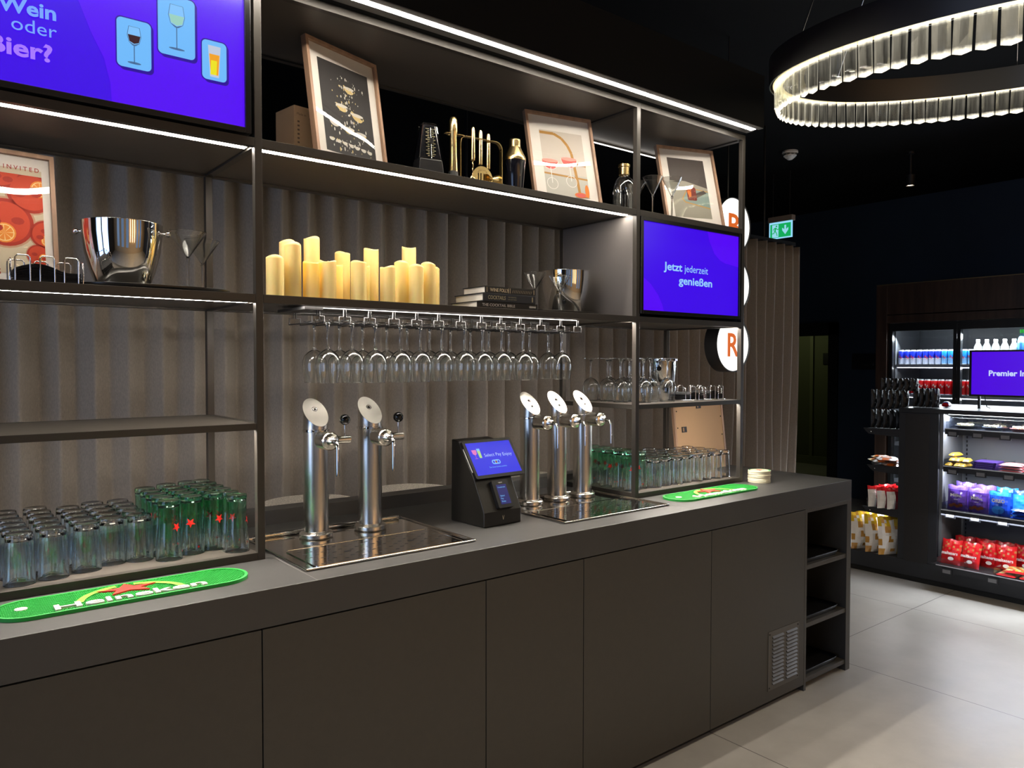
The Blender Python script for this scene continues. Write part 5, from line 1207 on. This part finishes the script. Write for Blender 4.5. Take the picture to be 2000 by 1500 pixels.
def run(P, ox, oy, s):
    m.disc(P, ox+0.012*s, oy+0.048*s, 0.009*s, 0.009*s, 0.0015, 0, 12)
    for pl_ in ([(-0.006, 0.036), (0.012, 0.036), (0.004, 0.0), (-0.012, 0.002)], [(0.004, 0.002), (-0.006, 0.0), (0.010, -0.022), (0.016, -0.046), (0.024, -0.044), (0.017, -0.018)], [(-0.012, 0.004), (-0.002, 0.0), (-0.012, -0.022), (-0.034, -0.024), (-0.034, -0.016), (-0.018, -0.014)],
                [(0.010, 0.034), (0.024, 0.018), (0.034, 0.022), (0.034, 0.015), (0.023, 0.010), (0.006, 0.026)], [(-0.006, 0.036), (-0.024, 0.024), (-0.026, 0.008), (-0.020, 0.008), (-0.017, 0.020), (-0.004, 0.028)]):
        m.flat(P, [(ox+a*s, oy+b*s) for a, b in pl_], 0.0015, 0)
run(Px, -0.052, -0.008, 0.95)
m.flat(Px, [(0.040, 0.040), (0.058, 0.040), (0.058, 0.000), (0.080, 0.018), (0.080, -0.006), (0.049, -0.045), (0.018, -0.006), (0.018, 0.018), (0.040, 0.000)], 0.001, 1)
m.build('pictogram', [emit('exit green', S(20, 170, 90), 1), emit('exit white', S(150, 215, 235), 1)], t, True)

# ------------------------------------------------------------------ gondola
GX, GXB = 3.34, 3.68; GTOP = 1.205
M_gon = mat('black gondola steel', (0.014, 0.015, 0.019, 1), .4); M_gin = mat('grey gondola back', (0.12, 0.125, 0.135, 1), .45)
t = thing('snack_gondola', 'black snack display gondola with lit shelves on the tiled floor', 'display shelf', (GX, 0, 0))
MB().box(GX+0.012, 4.12, -1.5, 0.66, 0.0, 0.035).build('plinth', mat('plinth black', (0.004, 0.004, 0.004, 1), .7), t, True)
MB().box(GX, 4.12, -1.5, 0.67, 0.035, 0.145).build('base', M_gon, t, True, bevel=0.003)
MB().box(GX, 4.12, 0.035, 0.30, 0.1451, GTOP-0.03).build('end_column', M_gon, t, True, bevel=0.004)
MB().box(GX-0.003, GX-0.0002, 0.095, 0.255, 0.14, GTOP-0.04).build('column_cover', mat('black wood cover', (0.010, 0.008, 0.008, 1), .5), t, True, bevel=0.001)
MB().box(GXB, GXB+0.05, -1.5, 0.034, 0.1451, GTOP-0.03).build('back_panel', M_gin, t, True)
MB().box(GX+0.02, GXB, 0.015, 0.0349, 0.1451, GTOP-0.03).build('side_panel', M_gin, t, True)
MB().box(GX-0.005, 4.12, -1.5, 0.30, GTOP-0.0299, GTOP).build('top_board', M_gon, t, True, bevel=0.002)
m = MB()
for k in range(34): m.box(GXB-0.004, GXB-0.0015, -0.018, -0.010, 0.18+k*0.029, 0.196+k*0.029)
m.build('slot_rail', M_black, t, True)
light('gondola_light', 'AREA', (GX+0.10, -0.6, GTOP-0.045), 22.0, (0.85, 0.9, 1.0), (0, R(12), 0), shape='RECTANGLE', size=0.05, size_y=1.2)
MB().box(GX+0.06, GX+0.12, -1.3, 0.0, GTOP-0.036, GTOP-0.0305).build('led_strip', emit('gondola led', (0.88, 0.94, 1.0, 1), 6.0), t, True)
M_deck = mat('shelf deck black', (0.02, 0.02, 0.022, 1), .4); M_tagm = mat('price tag grey', (0.16, 0.16, 0.17, 1), .4)
SH = [(1.075, 'top'), (0.825, 'second'), (0.535, 'third'), (0.175, 'bottom')]
for si, (z, nm) in enumerate(SH):
    xf = GX-0.02*si*0.9-0.0 if si else GX+0.03
    xf = (GX+0.02, GX, GX-0.025, GX-0.09)[si]
    MB().box(xf, GXB-0.005, -1.4, 0.0 if si < 3 else 0.033, z-0.02, z).build('shelf', M_deck, t, True); shp = bpy.data.objects[-1] if False else COL.objects[-1]
    MB().box(xf-0.012, xf, -1.4, 0.0 if si < 3 else 0.033, z-0.035, z+0.004).build('shelf_lip', [M_gon], shp, True)
    m = MB(); m.box(xf-0.0135, xf-0.012, -1.4, 0.0, z-0.001, z+0.005)
    m.build('lip_edge', mat('pale plastic edge', (0.6, 0.62, 0.68, 1), .3), shp, True)  # pale strip along the upper edge of the lip
    hh = 0.05
    m = MB(); m.box(xf-0.003, xf, -1.4, 0.0, z+0.005, z+hh); m.box(xf, xf+0.2, -0.003, 0.0, z+0.005, z+hh)
    for k in range(4): m.box(xf, xf+0.25, -0.17-k*0.17, -0.167-k*0.17, z+0.001, z+hh)
    m.build('acrylic_divider', M_acr, shp, True)
    for k, y in enumerate(((-0.05, -0.20, -0.36), (-0.06, -0.23, -0.39), (-0.06, -0.21, -0.37), (-0.07, -0.34, -0.60))[si]):
        m = MB(); m.box(xf-0.020, xf-0.0125, y-0.032, y+0.032, z-0.048, z-0.012, 0); m.box(xf-0.0215, xf-0.0201, y-0.024, y+0.024, z-0.042, z-0.018, 1); m.build('price_tag_holder', [M_gon, M_tagm], shp, True)
    if 0 < si: light('shelf_light', 'AREA', (xf+0.06, -0.6, z-0.025) if False else (xf+0.05, -0.6, SH[si-1][0]-0.025), 11.0, (0.88, 0.93, 1.0), (0, R(8), 0), shape='RECTANGLE', size=0.03, size_y=1.2)
# end shelves, facing the back
for z, y1 in ((1.045, 0.56), (0.78, 0.53), (0.475, 0.56)):
    m = MB(); m.box(GX+0.02, 4.1, 0.30, y1-0.03, z-0.022, z)
    m.build('end_shelf', M_deck, t, True)
    m = MB(); m.add([(GX+0.012, 0.30, z-0.05), (GX+0.012, y1-0.04, z-0.04), (GX+0.012, y1, z+0.0), (GX+0.012, 0.30, z+0.006), (GX+0.02, 0.30, z-0.05), (GX+0.02, y1-0.04, z-0.04), (GX+0.02, y1, z+0.0), (GX+0.02, 0.30, z+0.006)],
          [(0, 1, 2, 3), (4, 7, 6, 5), (0, 4, 5, 1), (1, 5, 6, 2), (2, 6, 7, 3)]); m.sphere((GX+0.010, y1-0.06, z-0.022), 0.005, 1, 8)
    m.build('shelf_bracket', [M_gon, M_wire], t, True)
    if z < 1: MB().box(GX+0.022, GX+0.025, 0.30, y1-0.03, z+0.006, z+0.065).build('acrylic_divider', M_acr, t, True)
for z in (1.02, 0.755, 0.45): light('end_shelf_light', 'AREA', (3.75, 0.40, z), 5.0, (0.95, 0.97, 1.0), (R(15), 0, 0), shape='RECTANGLE', size=0.6, size_y=0.03)

# bags and packs
def bag(label, cat, x, y, z, w, h, d, mats, rz=0.0, tilt=0.0, bands=None, textf=None, group=None, name='snack_bag', rx=0.0):
    """pillow bag standing on its bottom seam; width along local y, front looks along local -x"""
    t = thing(name, label, cat, (x, y, z), rz, group); m = MB(); nu, nv = 10, 12; rnd = random.Random(label)
    Mx = Matrix.Rotation(tilt, 4, 'Y') @ Matrix.Rotation(rx, 4, 'X')
    ph = rnd.uniform(0, 6)
    def P_(u, v, s):
        e = (1-abs(2*u-1)**3)*(max(0, math.sin(math.pi*min(1, v*0.93+0.035))))**0.6
        crum = 0.10*math.sin(u*17+v*9+ph)+0.07*math.sin(v*23-u*7+ph*2)
        ww = w*(1-0.05*math.sin(math.pi*v))
        return (s*d/2*e*(1+crum), (u-0.5)*ww, v*h+0.004*math.sin(u*12+ph)*(v > .9))
    for s in (-1, 1):
        vs = [P_(i/nu, j/nv, s) for j in range(nv+1) for i in range(nu+1)]; W = nu+1
        for j in range(nv):
            for i in range(nu):
                mi = bands(i/nu, j/nv) if bands else 0
                a, b, c, e = j*W+i, j*W+i+1, (j+1)*W+i+1, (j+1)*W+i
                o = len(m.v)
                q = [vs[a], vs[b], vs[c], vs[e]]
                if s > 0: q = q[::-1]
                m.add(q, [(0, 1, 2, 3)], mi, True, Mx)
    m.build('bag_body', mats, t)
    if textf:
        l = MB(); Pt_ = Plane(Mx @ Vector((-d/2-0.004, 0, 0)), Mx.to_3x3() @ Vector((0, -1, 0)), Mx.to_3x3() @ Vector((0, 0, 1))); tm = textf(l, Pt_, w, h)
        l.build('printed_front', tm, t)
    return t
FO = lambda n, c, r=0.28: mat(n, S(*c), r, 0.0, Coat_Weight=0.5)
f_red = FO('red foil', (215, 22, 30)); f_choc = FO('chocolate balls print', (190, 120, 70)); f_pur = FO('purple foil', (78, 48, 140)); f_lil = FO('lilac foil', (128, 100, 205)); f_wht = FO('white foil', (235, 232, 228)); f_blu = FO('blue foil', (20, 70, 190)); f_lbl = FO('light blue foil', (40, 130, 220))
f_yel = FO('yellow foil', (220, 185, 30)); f_tan = FO('crisp print', (190, 140, 60)); f_dred = FO('dark red foil', (150, 22, 40)); f_org = FO('orange foil', (225, 120, 50)); f_bwn = FO('brown foil', (120, 62, 28)); f_gld = FO('gold biscuit wrap', (205, 160, 70)); f_pnk = FO('pink pack', (225, 130, 140)); f_blk = mat('black foil', S(12, 12, 13), 0.5)
f_grn = FO('green candy wrap', (150, 175, 90)); f_cre = FO('cream candy print', (225, 200, 150))
# bottom shelf: red pouches
def t_mal(l, P, w, h): l.text(P, 'maltesers', 0, h*0.38, 0.020, 0, 0, 'C', width=w*0.78, bold=0.03); l.disc(P, 0.01, h*0.22, 0.018, 0.012, 0, 0, 14); return [f_wht]
def b_mal(u, v): return 1 if (v > 0.5 and math.sin(u*23+v*5)*math.sin(v*31-u*9) > 0.5) else 0
zb = 0.176
RB = [(GX-0.02, -0.055, 0.0, 0.28, 'front left, leaning'), (GX-0.02, -0.170, -0.1, 0.28, 'front, second from left, leaning'), (GX+0.08, -0.250, 0.0, 0.05, 'middle, upright'), (GX+0.07, -0.350, 0.1, 0.1, 'right of the middle'),
      (GX+0.16, -0.075, 0.0, 0.08, 'back left'), (GX+0.17, -0.195, 0.0, 0.08, 'back, second from left'), (GX+0.18, -0.310, 0.0, 0.08, 'back, third from left'), (GX+0.18, -0.425, 0.0, 0.08, 'rightmost, at the back')]
for x, y, rz_, tl, lb in RB:
    bag('red chocolate ball pouch on the bottom gondola shelf, ' + lb, 'snack bag', x, y, zb, 0.125, 0.165, 0.045, [f_red, f_choc], rz_, tl, b_mal, t_mal, 'red pouches on the bottom shelf')
def flat_pack(label, x, y, z, w, l_, h, mats, grp, rz_=0.0, stripes=None, name='snack_pack'):
    t = thing(name, label, 'snack pack', (x, y, z), rz_, grp); m = MB(); n = 8
    for j in range(n):
        for i in range(n):
            def q(a, b): 
                e = (1-abs(2*a-1)**4)*(1-abs(2*b-1)**4); return ((a-.5)*l_, (b-.5)*w, h*0.35+h*0.65*e)
            mi = stripes(i/n, j/n) if stripes else 0
            m.add([q(i/n, j/n), q((i+1)/n, j/n), q((i+1)/n, (j+1)/n), q(i/n, (j+1)/n)], [(0, 1, 2, 3)], mi, True)
            def p(a, b):
                e = (1-abs(2*a-1)**4)*(1-abs(2*b-1)**4); return ((a-.5)*l_, (b-.5)*w, h*0.35*(1-e))
            m.add([p(i/n, j/n), p(i/n, (j+1)/n), p((i+1)/n, (j+1)/n), p((i+1)/n, j/n)], [(0, 1, 2, 3)], mi, True)
    m.build('wrapper', mats, t); return t
for k, (x, y, z, lb) in enumerate(((GX+0.00, -0.40, zb, 'lowest left'), (GX+0.005, -0.52, zb, 'lowest right'), (GX+0.02, -0.43, zb+0.024, 'upper one'), (GX+0.05, -0.55, zb+0.024, 'uppermost at the frame edge'))):
    flat_pack('flat gummy candy pack on the bottom gondola shelf, ' + lb, x, y, z, 0.11, 0.18, 0.022, [f_grn, f_cre, f_yel, f_red], 'candy packs on the bottom shelf', 0.1*k, lambda u, v: (int(u*8)*3+int(v*8)*5) % 4 if (0.1 < u < 0.9) else 3)
# third shelf: purple and blue pouches
def t_milka(l, P, w, h): l.text(P, 'Milka', 0, h*0.55, 0.020, 0, 0, 'C', width=w*0.55, bold=0.02); l.text(P, 'MINIS', 0, h*0.42, 0.007, 0, 0, 'C'); [l.disc(P, -0.03+0.02*k, h*0.18+0.008*(k % 2), 0.014, 0.011, 0, 1, 10) for k in range(4)]; return [f_wht, f_bwn]
def t_oreo(l, P, w, h): l.text(P, 'OREO', 0, h*0.56, 0.022, 0, 0, 'C', width=w*0.6, bold=0.05); l.disc(P, 0, h*0.25, 0.035, 0.026, 0, 1, 20); return [f_wht, f_lbl]
zc3 = 0.536
for x, y, mats, tf, lb, hh in ((GX+0.03, -0.075, [f_pur, f_lil], t_milka, 'front left purple one', .165), (GX+0.03, -0.200, [f_pur, f_lil], t_milka, 'front right purple one', .160), (GX+0.15, -0.08, [f_pur, f_lil], None, 'back left purple one', .175), (GX+0.15, -0.20, [f_pur, f_lil], None, 'back right purple one', .17),
                           (GX+0.03, -0.325, [f_blu, f_lbl], t_oreo, 'front blue one with white lettering', .155), (GX+0.14, -0.33, [f_blu, f_lbl], None, 'blue one behind the lettered one', .17), (GX+0.12, -0.43, [f_lbl, f_blu], None, 'light blue rightmost one', .165)):
    bag('chocolate biscuit pouch on the third gondola shelf, ' + lb, 'snack bag', x, y, zc3, 0.125, hh, 0.05, mats, 0.0, 0.06, lambda u, v: 1 if v > .82 else 0, tf, 'pouches on the third shelf')
for k in range(3): flat_pack('flat blue biscuit pack, %s of the small pile on the third shelf' % ('bottom', 'middle', 'top')[k], GX+0.035, -0.46, zc3+k*0.024, 0.12, 0.13, 0.023, [f_blu, f_lbl], 'flat blue packs on the third shelf')
# second shelf: gold packs, purple bars, pink packs
zs = 0.826
for k in range(7):
    flat_pack('gold wrapped biscuit pack on the second shelf, %s in the pile' % ORD[k], GX+0.04+0.03*(k // 3), -0.035-(k % 3)*0.042, zs+(k//3)*0.030, 0.045, 0.12, 0.028, [f_gld, f_yel], 'gold biscuit packs', R(25 if k % 2 else -20)*0.4, lambda u, v: 1 if int(u*8+v*8) % 5 == 0 else 0)
for k in range(4):
    o = MB().box(-0.08, 0.08, -0.065, 0.065, 0, 0.011); o.box(-0.081, -0.08, -0.05, 0.05, 0.002, 0.009, 1)
    ob = o.build('chocolate_bar', [f_pur, f_lil]); ob.location = (GX+0.10, -0.235, zs+k*0.0122); ob.rotation_euler = (0, 0, 0.03*(k-1))
    tag(ob, 'flat purple chocolate bar on the second shelf, %s from the bottom' % ORD[k], 'chocolate bar', 'purple chocolate bars')
for k in range(3): flat_pack('pink and white chocolate pack on the second shelf, %s from the bottom' % ORD[k], GX+0.06, -0.39, zs+k*0.018, 0.13, 0.15, 0.017, [f_pnk, f_wht, f_red], 'pink chocolate packs', 0.0, lambda u, v: (int(u*8)+int(v*8)*3) % 3)
# top shelf: dark bowls of snacks in clear boxes
zt4 = 1.076
for k, (y, mt, lb) in enumerate(((-0.085, (30, 28, 26), 'dark one at the left'), (-0.25, (44, 50, 62), 'grey-blue one in the middle'), (-0.41, (120, 60, 56), 'reddish one at the right'))):
    bt = thing('snack_dish', 'snack dish in a clear box, top gondola shelf, ' + lb, 'dish', (GX+0.12, y, zt4), group='snack dishes on the top shelf')
    MB().lathe([(0.0005, 0.0), (0.045, 0.0), (0.062, 0.020), (0.064, 0.022), (0.058, 0.022), (0.0005, 0.018)], 28).build('bowl', mat('dish colour %d' % k, S(*mt), .4), bt)
    l = MB(); rnd = random.Random(k)
    for _ in range(26): l.sphere((rnd.uniform(-.042, .042), rnd.uniform(-.042, .042), 0.024+rnd.uniform(0, .006)), 0.007, 0, 6)
    l.build('filling', mat('nut filling', S(205, 190, 140), .6), bt)
    m = MB(); m.box(-0.075, -0.073, -0.074, 0.074, 0.0, 0.075); m.box(0.073, 0.075, -0.074, 0.074, 0.0, 0.075); m.box(-0.073, 0.073, -0.074, -0.072, 0, 0.075); m.box(-0.073, 0.073, 0.072, 0.074, 0, 0.075)
    m.build('clear_box', M_acr, bt)
# end cap: crisps, nut bags, flat packs
def b_cr(u, v): return 2 if v > 0.72 and math.sin(u*19+v*11) > -0.1 else (1 if (u < 0.28) else (3 if math.sin(u*9+v*8)*math.sin(v*14-u*6) > 0.45 else 0))
for x, y, lb in ((3.42, 0.585, 'leftmost'), (3.41, 0.475, 'second from left'), (3.40, 0.375, 'third from left'), (3.62, 0.52, 'behind the left pair'), (3.62, 0.40, 'behind the third one')):
    bag('tall yellow and white crisps bag on the gondola base, ' + lb, 'snack bag', x, y, 0.147, 0.19, 0.27, 0.085, [f_wht, f_yel, f_yel, f_tan], R(62), R(4), b_cr, None, 'yellow and white crisps bags')
for x, y, lb in ((3.39, 0.47, 'leftmost'), (3.38, 0.40, 'second from left'), (3.39, 0.335, 'nearest the black column'), (3.52, 0.45, 'back left'), (3.54, 0.36, 'back right')):
    bag('dark red and silver snack bag on the end shelf, ' + lb, 'snack bag', x, y, 0.477, 0.13, 0.15, 0.05, [f_dred, f_wht, f_red], R(55), R(6), lambda u, v: 2 if v > .8 else (1 if u > 0.55 else 0), None, 'dark red and silver bags')
for k in range(6):
    flat_pack('brown and orange snack pack on the end shelf, %s in the pile' % ORD[k], 3.42+0.05*(k % 2), 0.35+0.06*(k % 3), 0.782+0.018*(k//2), 0.12, 0.18, 0.024, [f_bwn, f_org, f_wht], 'brown and orange packs', R(20*(k % 3)), lambda u, v: (int(u*8)//2+int(v*8)//3) % 3)
bag('orange and white snack bag standing behind the dark red bags', 'snack bag', 3.60, 0.30, 0.477, 0.12, 0.20, 0.05, [f_org, f_wht], R(40), 0, lambda u, v: 1 if u > .5 else 0)
# black pouches stacked on the end shelf and gondola top
rows = [('bottom', 1.047, [(3.43, 0.515-0.045*k) for k in range(5)]), ('middle', 1.190, [(3.44, 0.52-0.043*k) for k in range(6)]+[(3.50, 0.25-0.042*k) for k in range(4)]), ('top', 1.320, [(3.45, 0.455-0.042*k) for k in range(6)])]
for nm, z, ps in rows:
    for k, (x, y) in enumerate(ps):
        zz = GTOP+0.001 if (nm == 'middle' and y < 0.29) else z+ (0.0)
        bag('black foil pouch, %s row, %s from the left' % (nm, ORD[k]), 'pouch', x, y, zz, 0.075, 0.132 if nm != 'top' else 0.085, 0.038, [f_blk, mat('pouch side grey', S(34, 34, 37), .4)], R(75), 0, lambda u, v: 1 if u < 0.35 else 0, None, 'stacked black foil pouches', 'coffee_pouch')
flat_pack('small red and blue packet on the gondola top', 3.62, 0.10, GTOP+0.001, 0.05, 0.07, 0.04, [f_red, f_blu, f_wht], None, 0, lambda u, v: (int(u*8)+int(v*8)*3) % 3)
# screen on the gondola
t = thing('advert_screen', 'violet screen with white lettering standing on the gondola top', 'screen', (3.6, -0.3, GTOP))
b = MB(); y0s, y1s, z0s, z1s = -0.60, -0.063, 1.303, 1.592
b.box(3.606, 3.63, y0s-0.012, y1s+0.012, z0s-0.012, z1s+0.012)
for a in ((y0s-0.012, y0s, z0s-0.012, z1s+0.012), (y1s, y1s+0.012, z0s-0.012, z1s+0.012), (y0s, y1s, z0s-0.012, z0s), (y0s, y1s, z1s, z1s+0.012)): b.box(3.594, 3.606, *a)
b.build('bezel', M_bezel, t, True)
Pv = Plane((3.604, y1s, z0s), (0, -1, 0), (0, 0, 1)); m = MB(); m.rect(Pv, 0, y1s-y0s, 0, z1s-z0s, 0, 0)
m.text(Pv, 'Premier Inn', 0.105, 0.128, 0.036, 0.001, 1, 'L', width=0.245, bold=0.03)
m.build('display', [emit('advert violet', S(76, 0, 222), 1), emit('advert lettering', S(200, 215, 255), 1)], t, True)
m = MB(); m.box(3.61, 3.625, -0.115, -0.10, GTOP+0.001, 1.29); m.box(3.61, 3.625, -0.43, -0.415, GTOP+0.001, 1.29); m.build('stand_leg', M_black, t, True)
MB().tube([(3.62, -0.14, 1.29), (3.62, -0.145, 1.26), (3.63, -0.15, 1.22), (3.66, -0.16, 1.21)], 0.003, 6).build('cable', M_black, t, True)

# ------------------------------------------------------------------ fridge with dark wood surround
M_wood = noisy(mat('dark walnut veneer', (0.040, 0.022, 0.015, 1), .4), 9, 0.35, stretch=(1, 3, 0.25))
t = thing('drinks_fridge', 'tall glass-door drinks fridge in a dark walnut surround', 'fridge', (5.0, 0, 0))
FX0 = 5.0
m = MB(); m.box(FX0-0.02, WX-0.001, 1.165, 1.265, 0, 2.235); m.box(FX0-0.02, WX-0.001, -1.6, 1.165, 1.885, 1.955); m.build('surround', M_wood, t, True, bevel=0.001)
MB().box(FX0-0.02, WX-0.001, -1.6, 1.165, 1.963, 2.235).build('top_panel', M_wood, t, True, bevel=0.001)
MB().box(FX0-0.022, FX0+0.3, -1.6, 1.265, 2.2351, 2.243).build('top_edge', mat('brass edge strip', (.3, .22, .12, 1), .3, .8), t, True)
MB().box(FX0, WX-0.01, -1.6, 1.164, 0.0, 0.12).build('base', M_black, t, True)
m = MB(); m.box(FX0+0.55, FX0+0.6, -1.55, 1.12, 0.12, 1.884); m.box(FX0+0.06, FX0+0.6, 1.12, 1.164, 0.12, 1.884); m.box(FX0+0.06, FX0+0.6, -1.6, 1.12, 1.86, 1.884)
m.build('liner', mat('fridge liner', (0.10, 0.105, 0.115, 1), .35), t, True)
def door(y0, y1):
    d = MB(); f_ = 0.028; d.box(FX0, FX0+0.045, y0, y0+f_, 0.13, 1.88); d.box(FX0, FX0+0.045, y1-f_, y1, 0.13, 1.88); d.box(FX0, FX0+0.045, y0+f_, y1-f_, 0.13, 0.19); d.box(FX0, FX0+0.045, y0+f_, y1-f_, 1.81, 1.88)
    o = d.build('door', M_black, t, True)
    g = MB().box(FX0+0.018, FX0+0.022, y0+f_, y1-f_, 0.19, 1.81); g = g.build('door_glass', M_pane, o, True)
    g.location = (0, 0, 0)
    return o
def door_fix(o):
    pass
door(0.575, 1.150); door(-0.015, 0.572); door(-0.605, -0.018)
for z in (1.505, 1.235, 0.79, 0.45):
    MB().box(FX0+0.07, FX0+0.54, -1.5, 1.115, z-0.018, z-0.001).build('shelf', mat('white wire shelf', (0.55, 0.57, 0.62, 1), .4), t, True)
    MB().box(FX0+0.055, FX0+0.0695, -1.5, 1.115, z-0.034, z+0.002).build('price_rail', mat('grey price rail', (0.4, 0.42, 0.5, 1), .4), t, True)
led_f = emit('fridge led', (0.86, 0.95, 1.0, 1), 12.0)
MB().box(FX0+0.08, FX0+0.10, -1.5, 1.1, 1.85, 1.858).build('led_strip', led_f, t, True)
light('fridge_light', 'AREA', (FX0+0.07, 0.3, 1.75), 42.0, (0.85, 0.94, 1.0), (0, R(40), 0), shape='RECTANGLE', size=0.05, size_y=1.6)
for z in (1.475, 1.205): light('fridge_fill', 'AREA', (FX0+0.065, 0.3, z), 12.0, (0.9, 0.95, 1.0), (0, R(25), 0), shape='RECTANGLE', size=0.03, size_y=1.6)  # fill added under the shelves to brighten the cans
light('fridge_spill', 'AREA', (FX0-0.03, -0.2, 1.0), 45.0, (0.80, 0.90, 1.0), (0, R(75), 0), shape='RECTANGLE', size=1.4, size_y=2.4)
def can_proto(mats, h, r):
    c = thing('drink_can', 'x', 'can', (0, 0, 0))
    MB().lathe([(r*0.8, 0, 1), (r, 0.008, 2), (r, h*0.45, 0), (r, h-0.012, 1), (r*0.82, h-0.002, 1), (r*0.82, h, 1), (0.0005, h-0.003, 1)], 18).build('can_body', mats, c)
    return c
sil = mat('can silver', (0.75, 0.77, 0.8, 1), .3, .6)
CB = can_proto([FO('can dark blue', (20, 40, 170)), sil, FO('can silver half', (190, 196, 215))], 0.133, 0.0262)
CL = can_proto([FO('can light blue', (30, 120, 200)), sil, FO('can pale half', (120, 170, 215))], 0.133, 0.0262)
CR = can_proto([FO('can red', (215, 18, 28)), sil, FO('can red lower', (205, 14, 24))], 0.137, 0.028)
def logo(c, r, z, mt, w, body=None):
    m = MB()
    for k in range(8):
        a0, a1 = R(150+k*8), R(158+k*8)
        zz = z+0.010*math.sin(k*0.9)
        m.add([((r+.0006)*math.cos(a0), (r+.0006)*math.sin(a0), zz-w), ((r+.0006)*math.cos(a1), (r+.0006)*math.sin(a1), zz-w+0.002), ((r+.0006)*math.cos(a1), (r+.0006)*math.sin(a1), zz+w+.002), ((r+.0006)*math.cos(a0), (r+.0006)*math.sin(a0), zz+w)], [(0, 1, 2, 3)])
    m.build('logo_print', mt, c)
logo(CB, 0.0262, 0.066, FO('can logo red', (215, 60, 60)), 0.005); logo(CL, 0.0262, 0.066, FO('can logo red', (215, 60, 60)), 0.005); logo(CR, 0.028, 0.08, f_wht, 0.006)
def setp(o, loc, lb, grp): o.location = loc; o['label'] = lb; o['group'] = grp
fx = FX0+0.105
for k in range(12):
    pr_ = CB if k < 7 else CL; kk = k if k < 7 else k-7; y = 1.085-0.0535*k
    if 7 < k and 0.55 < y < 0.60: pass
    lb = '%s energy drink can, %s from the left on the upper fridge shelf' % ('dark blue' if k < 7 else 'light blue', ORD[kk])
    if kk == 0: setp(pr_, (fx, y, 1.505), lb, 'blue energy drink cans')
    else: o = dup(pr_, (fx, y, 1.505), random.uniform(-.4, .4), lb); o['group'] = 'blue energy drink cans'
for k in range(11):
    y = 1.085-0.0585*k; lb = 'red cola can, %s from the left on the second fridge shelf' % ORD[k]
    if k == 0: setp(CR, (fx, y, 1.235), lb, 'red cola cans')
    else: o = dup(CR, (fx, y, 1.235), random.uniform(-.3, .3), lb); o['group'] = 'red cola cans'
def bottle_proto(h, r, body, cap, label_m, lz=(0.3, 0.62)):
    b = thing('drink_bottle', 'x', 'bottle', (0, 0, 0))
    MB().lathe([(0.0005, 0), (r*0.85, 0), (r, 0.008), (r, h*lz[0], 0), (r, h*lz[1]), (r*0.95, h*0.70), (r*0.42, h*0.88), (r*0.40, h*0.93)], 20).build('bottle_body', body, b)
    MB().lathe([(r*1.02, h*lz[0]), (r*1.02, h*lz[1])], 20).build('label_band', label_m, b)
    MB().lathe([(r*0.50, h*0.90), (r*0.50, h), (0.0005, h)], 16).build('cap', cap, b)
    return b
M_bt = mat('bottle milk white', S(200, 225, 225), .25); M_btb = mat('bottle pale blue', S(120, 180, 215), .15); cw = mat('white cap', S(235, 240, 240), .4); cg = mat('green cap', S(60, 235, 80), .4); cb_ = mat('blue cap', S(60, 150, 230), .4)
B1 = bottle_proto(0.215, 0.031, M_bt, cw, mat('label white', S(225, 235, 235), .5)); B2 = bottle_proto(0.29, 0.034, M_btb, cg, mat('label blue print', S(60, 130, 210), .5)); B3 = bottle_proto(0.22, 0.031, M_btb, cb_, mat('label cyan', S(40, 150, 225), .5)); B4 = bottle_proto(0.33, 0.040, M_btb, cb_, mat('label cyan', S(40, 150, 225), .5))
B5 = bottle_proto(0.17, 0.031, FO('orange juice', (235, 120, 30)), cw, FO('orange juice label', (240, 235, 230))); B6 = bottle_proto(0.20, 0.031, FO('green drink', (60, 200, 70)), cg, FO('green drink label', (190, 235, 120)))
def rowb(p, ys, z, lbf, grp, x=fx):
    for k, y in enumerate(ys):
        if k == 0: setp(p, (x, y, z), lbf(k), grp)
        else: o = dup(p, (x, y, z), 0, lbf(k)); o['group'] = grp
rowb(B1, [0.445-0.068*k for k in range(5)], 1.505, lambda k: 'white-capped bottle, %s right of the blue cans, upper fridge shelf' % ORD[k], 'white capped bottles')
rowb(B2, [0.115-0.072*k for k in range(3)], 1.505, lambda k: 'tall green-capped bottle, %s from the left, upper fridge shelf' % ORD[k], 'green capped bottles')
rowb(B3, [0.435, 0.365], 1.235, lambda k: 'blue-capped water bottle, %s right of the cola cans' % ORD[k], 'small water bottles')
rowb(B4, [0.54-0.09*k for k in range(7)], 0.79, lambda k: 'large blue-capped water bottle on the third fridge shelf, %s from the left' % ORD[k], 'large water bottles')
rowb(B5, [1.065], 0.79, lambda k: 'orange juice bottle seen below the black pouches', 'juice bottles')
rowb(B6, [0.99], 0.79, lambda k: 'bright green drink bottle beside the orange juice', 'juice bottles')
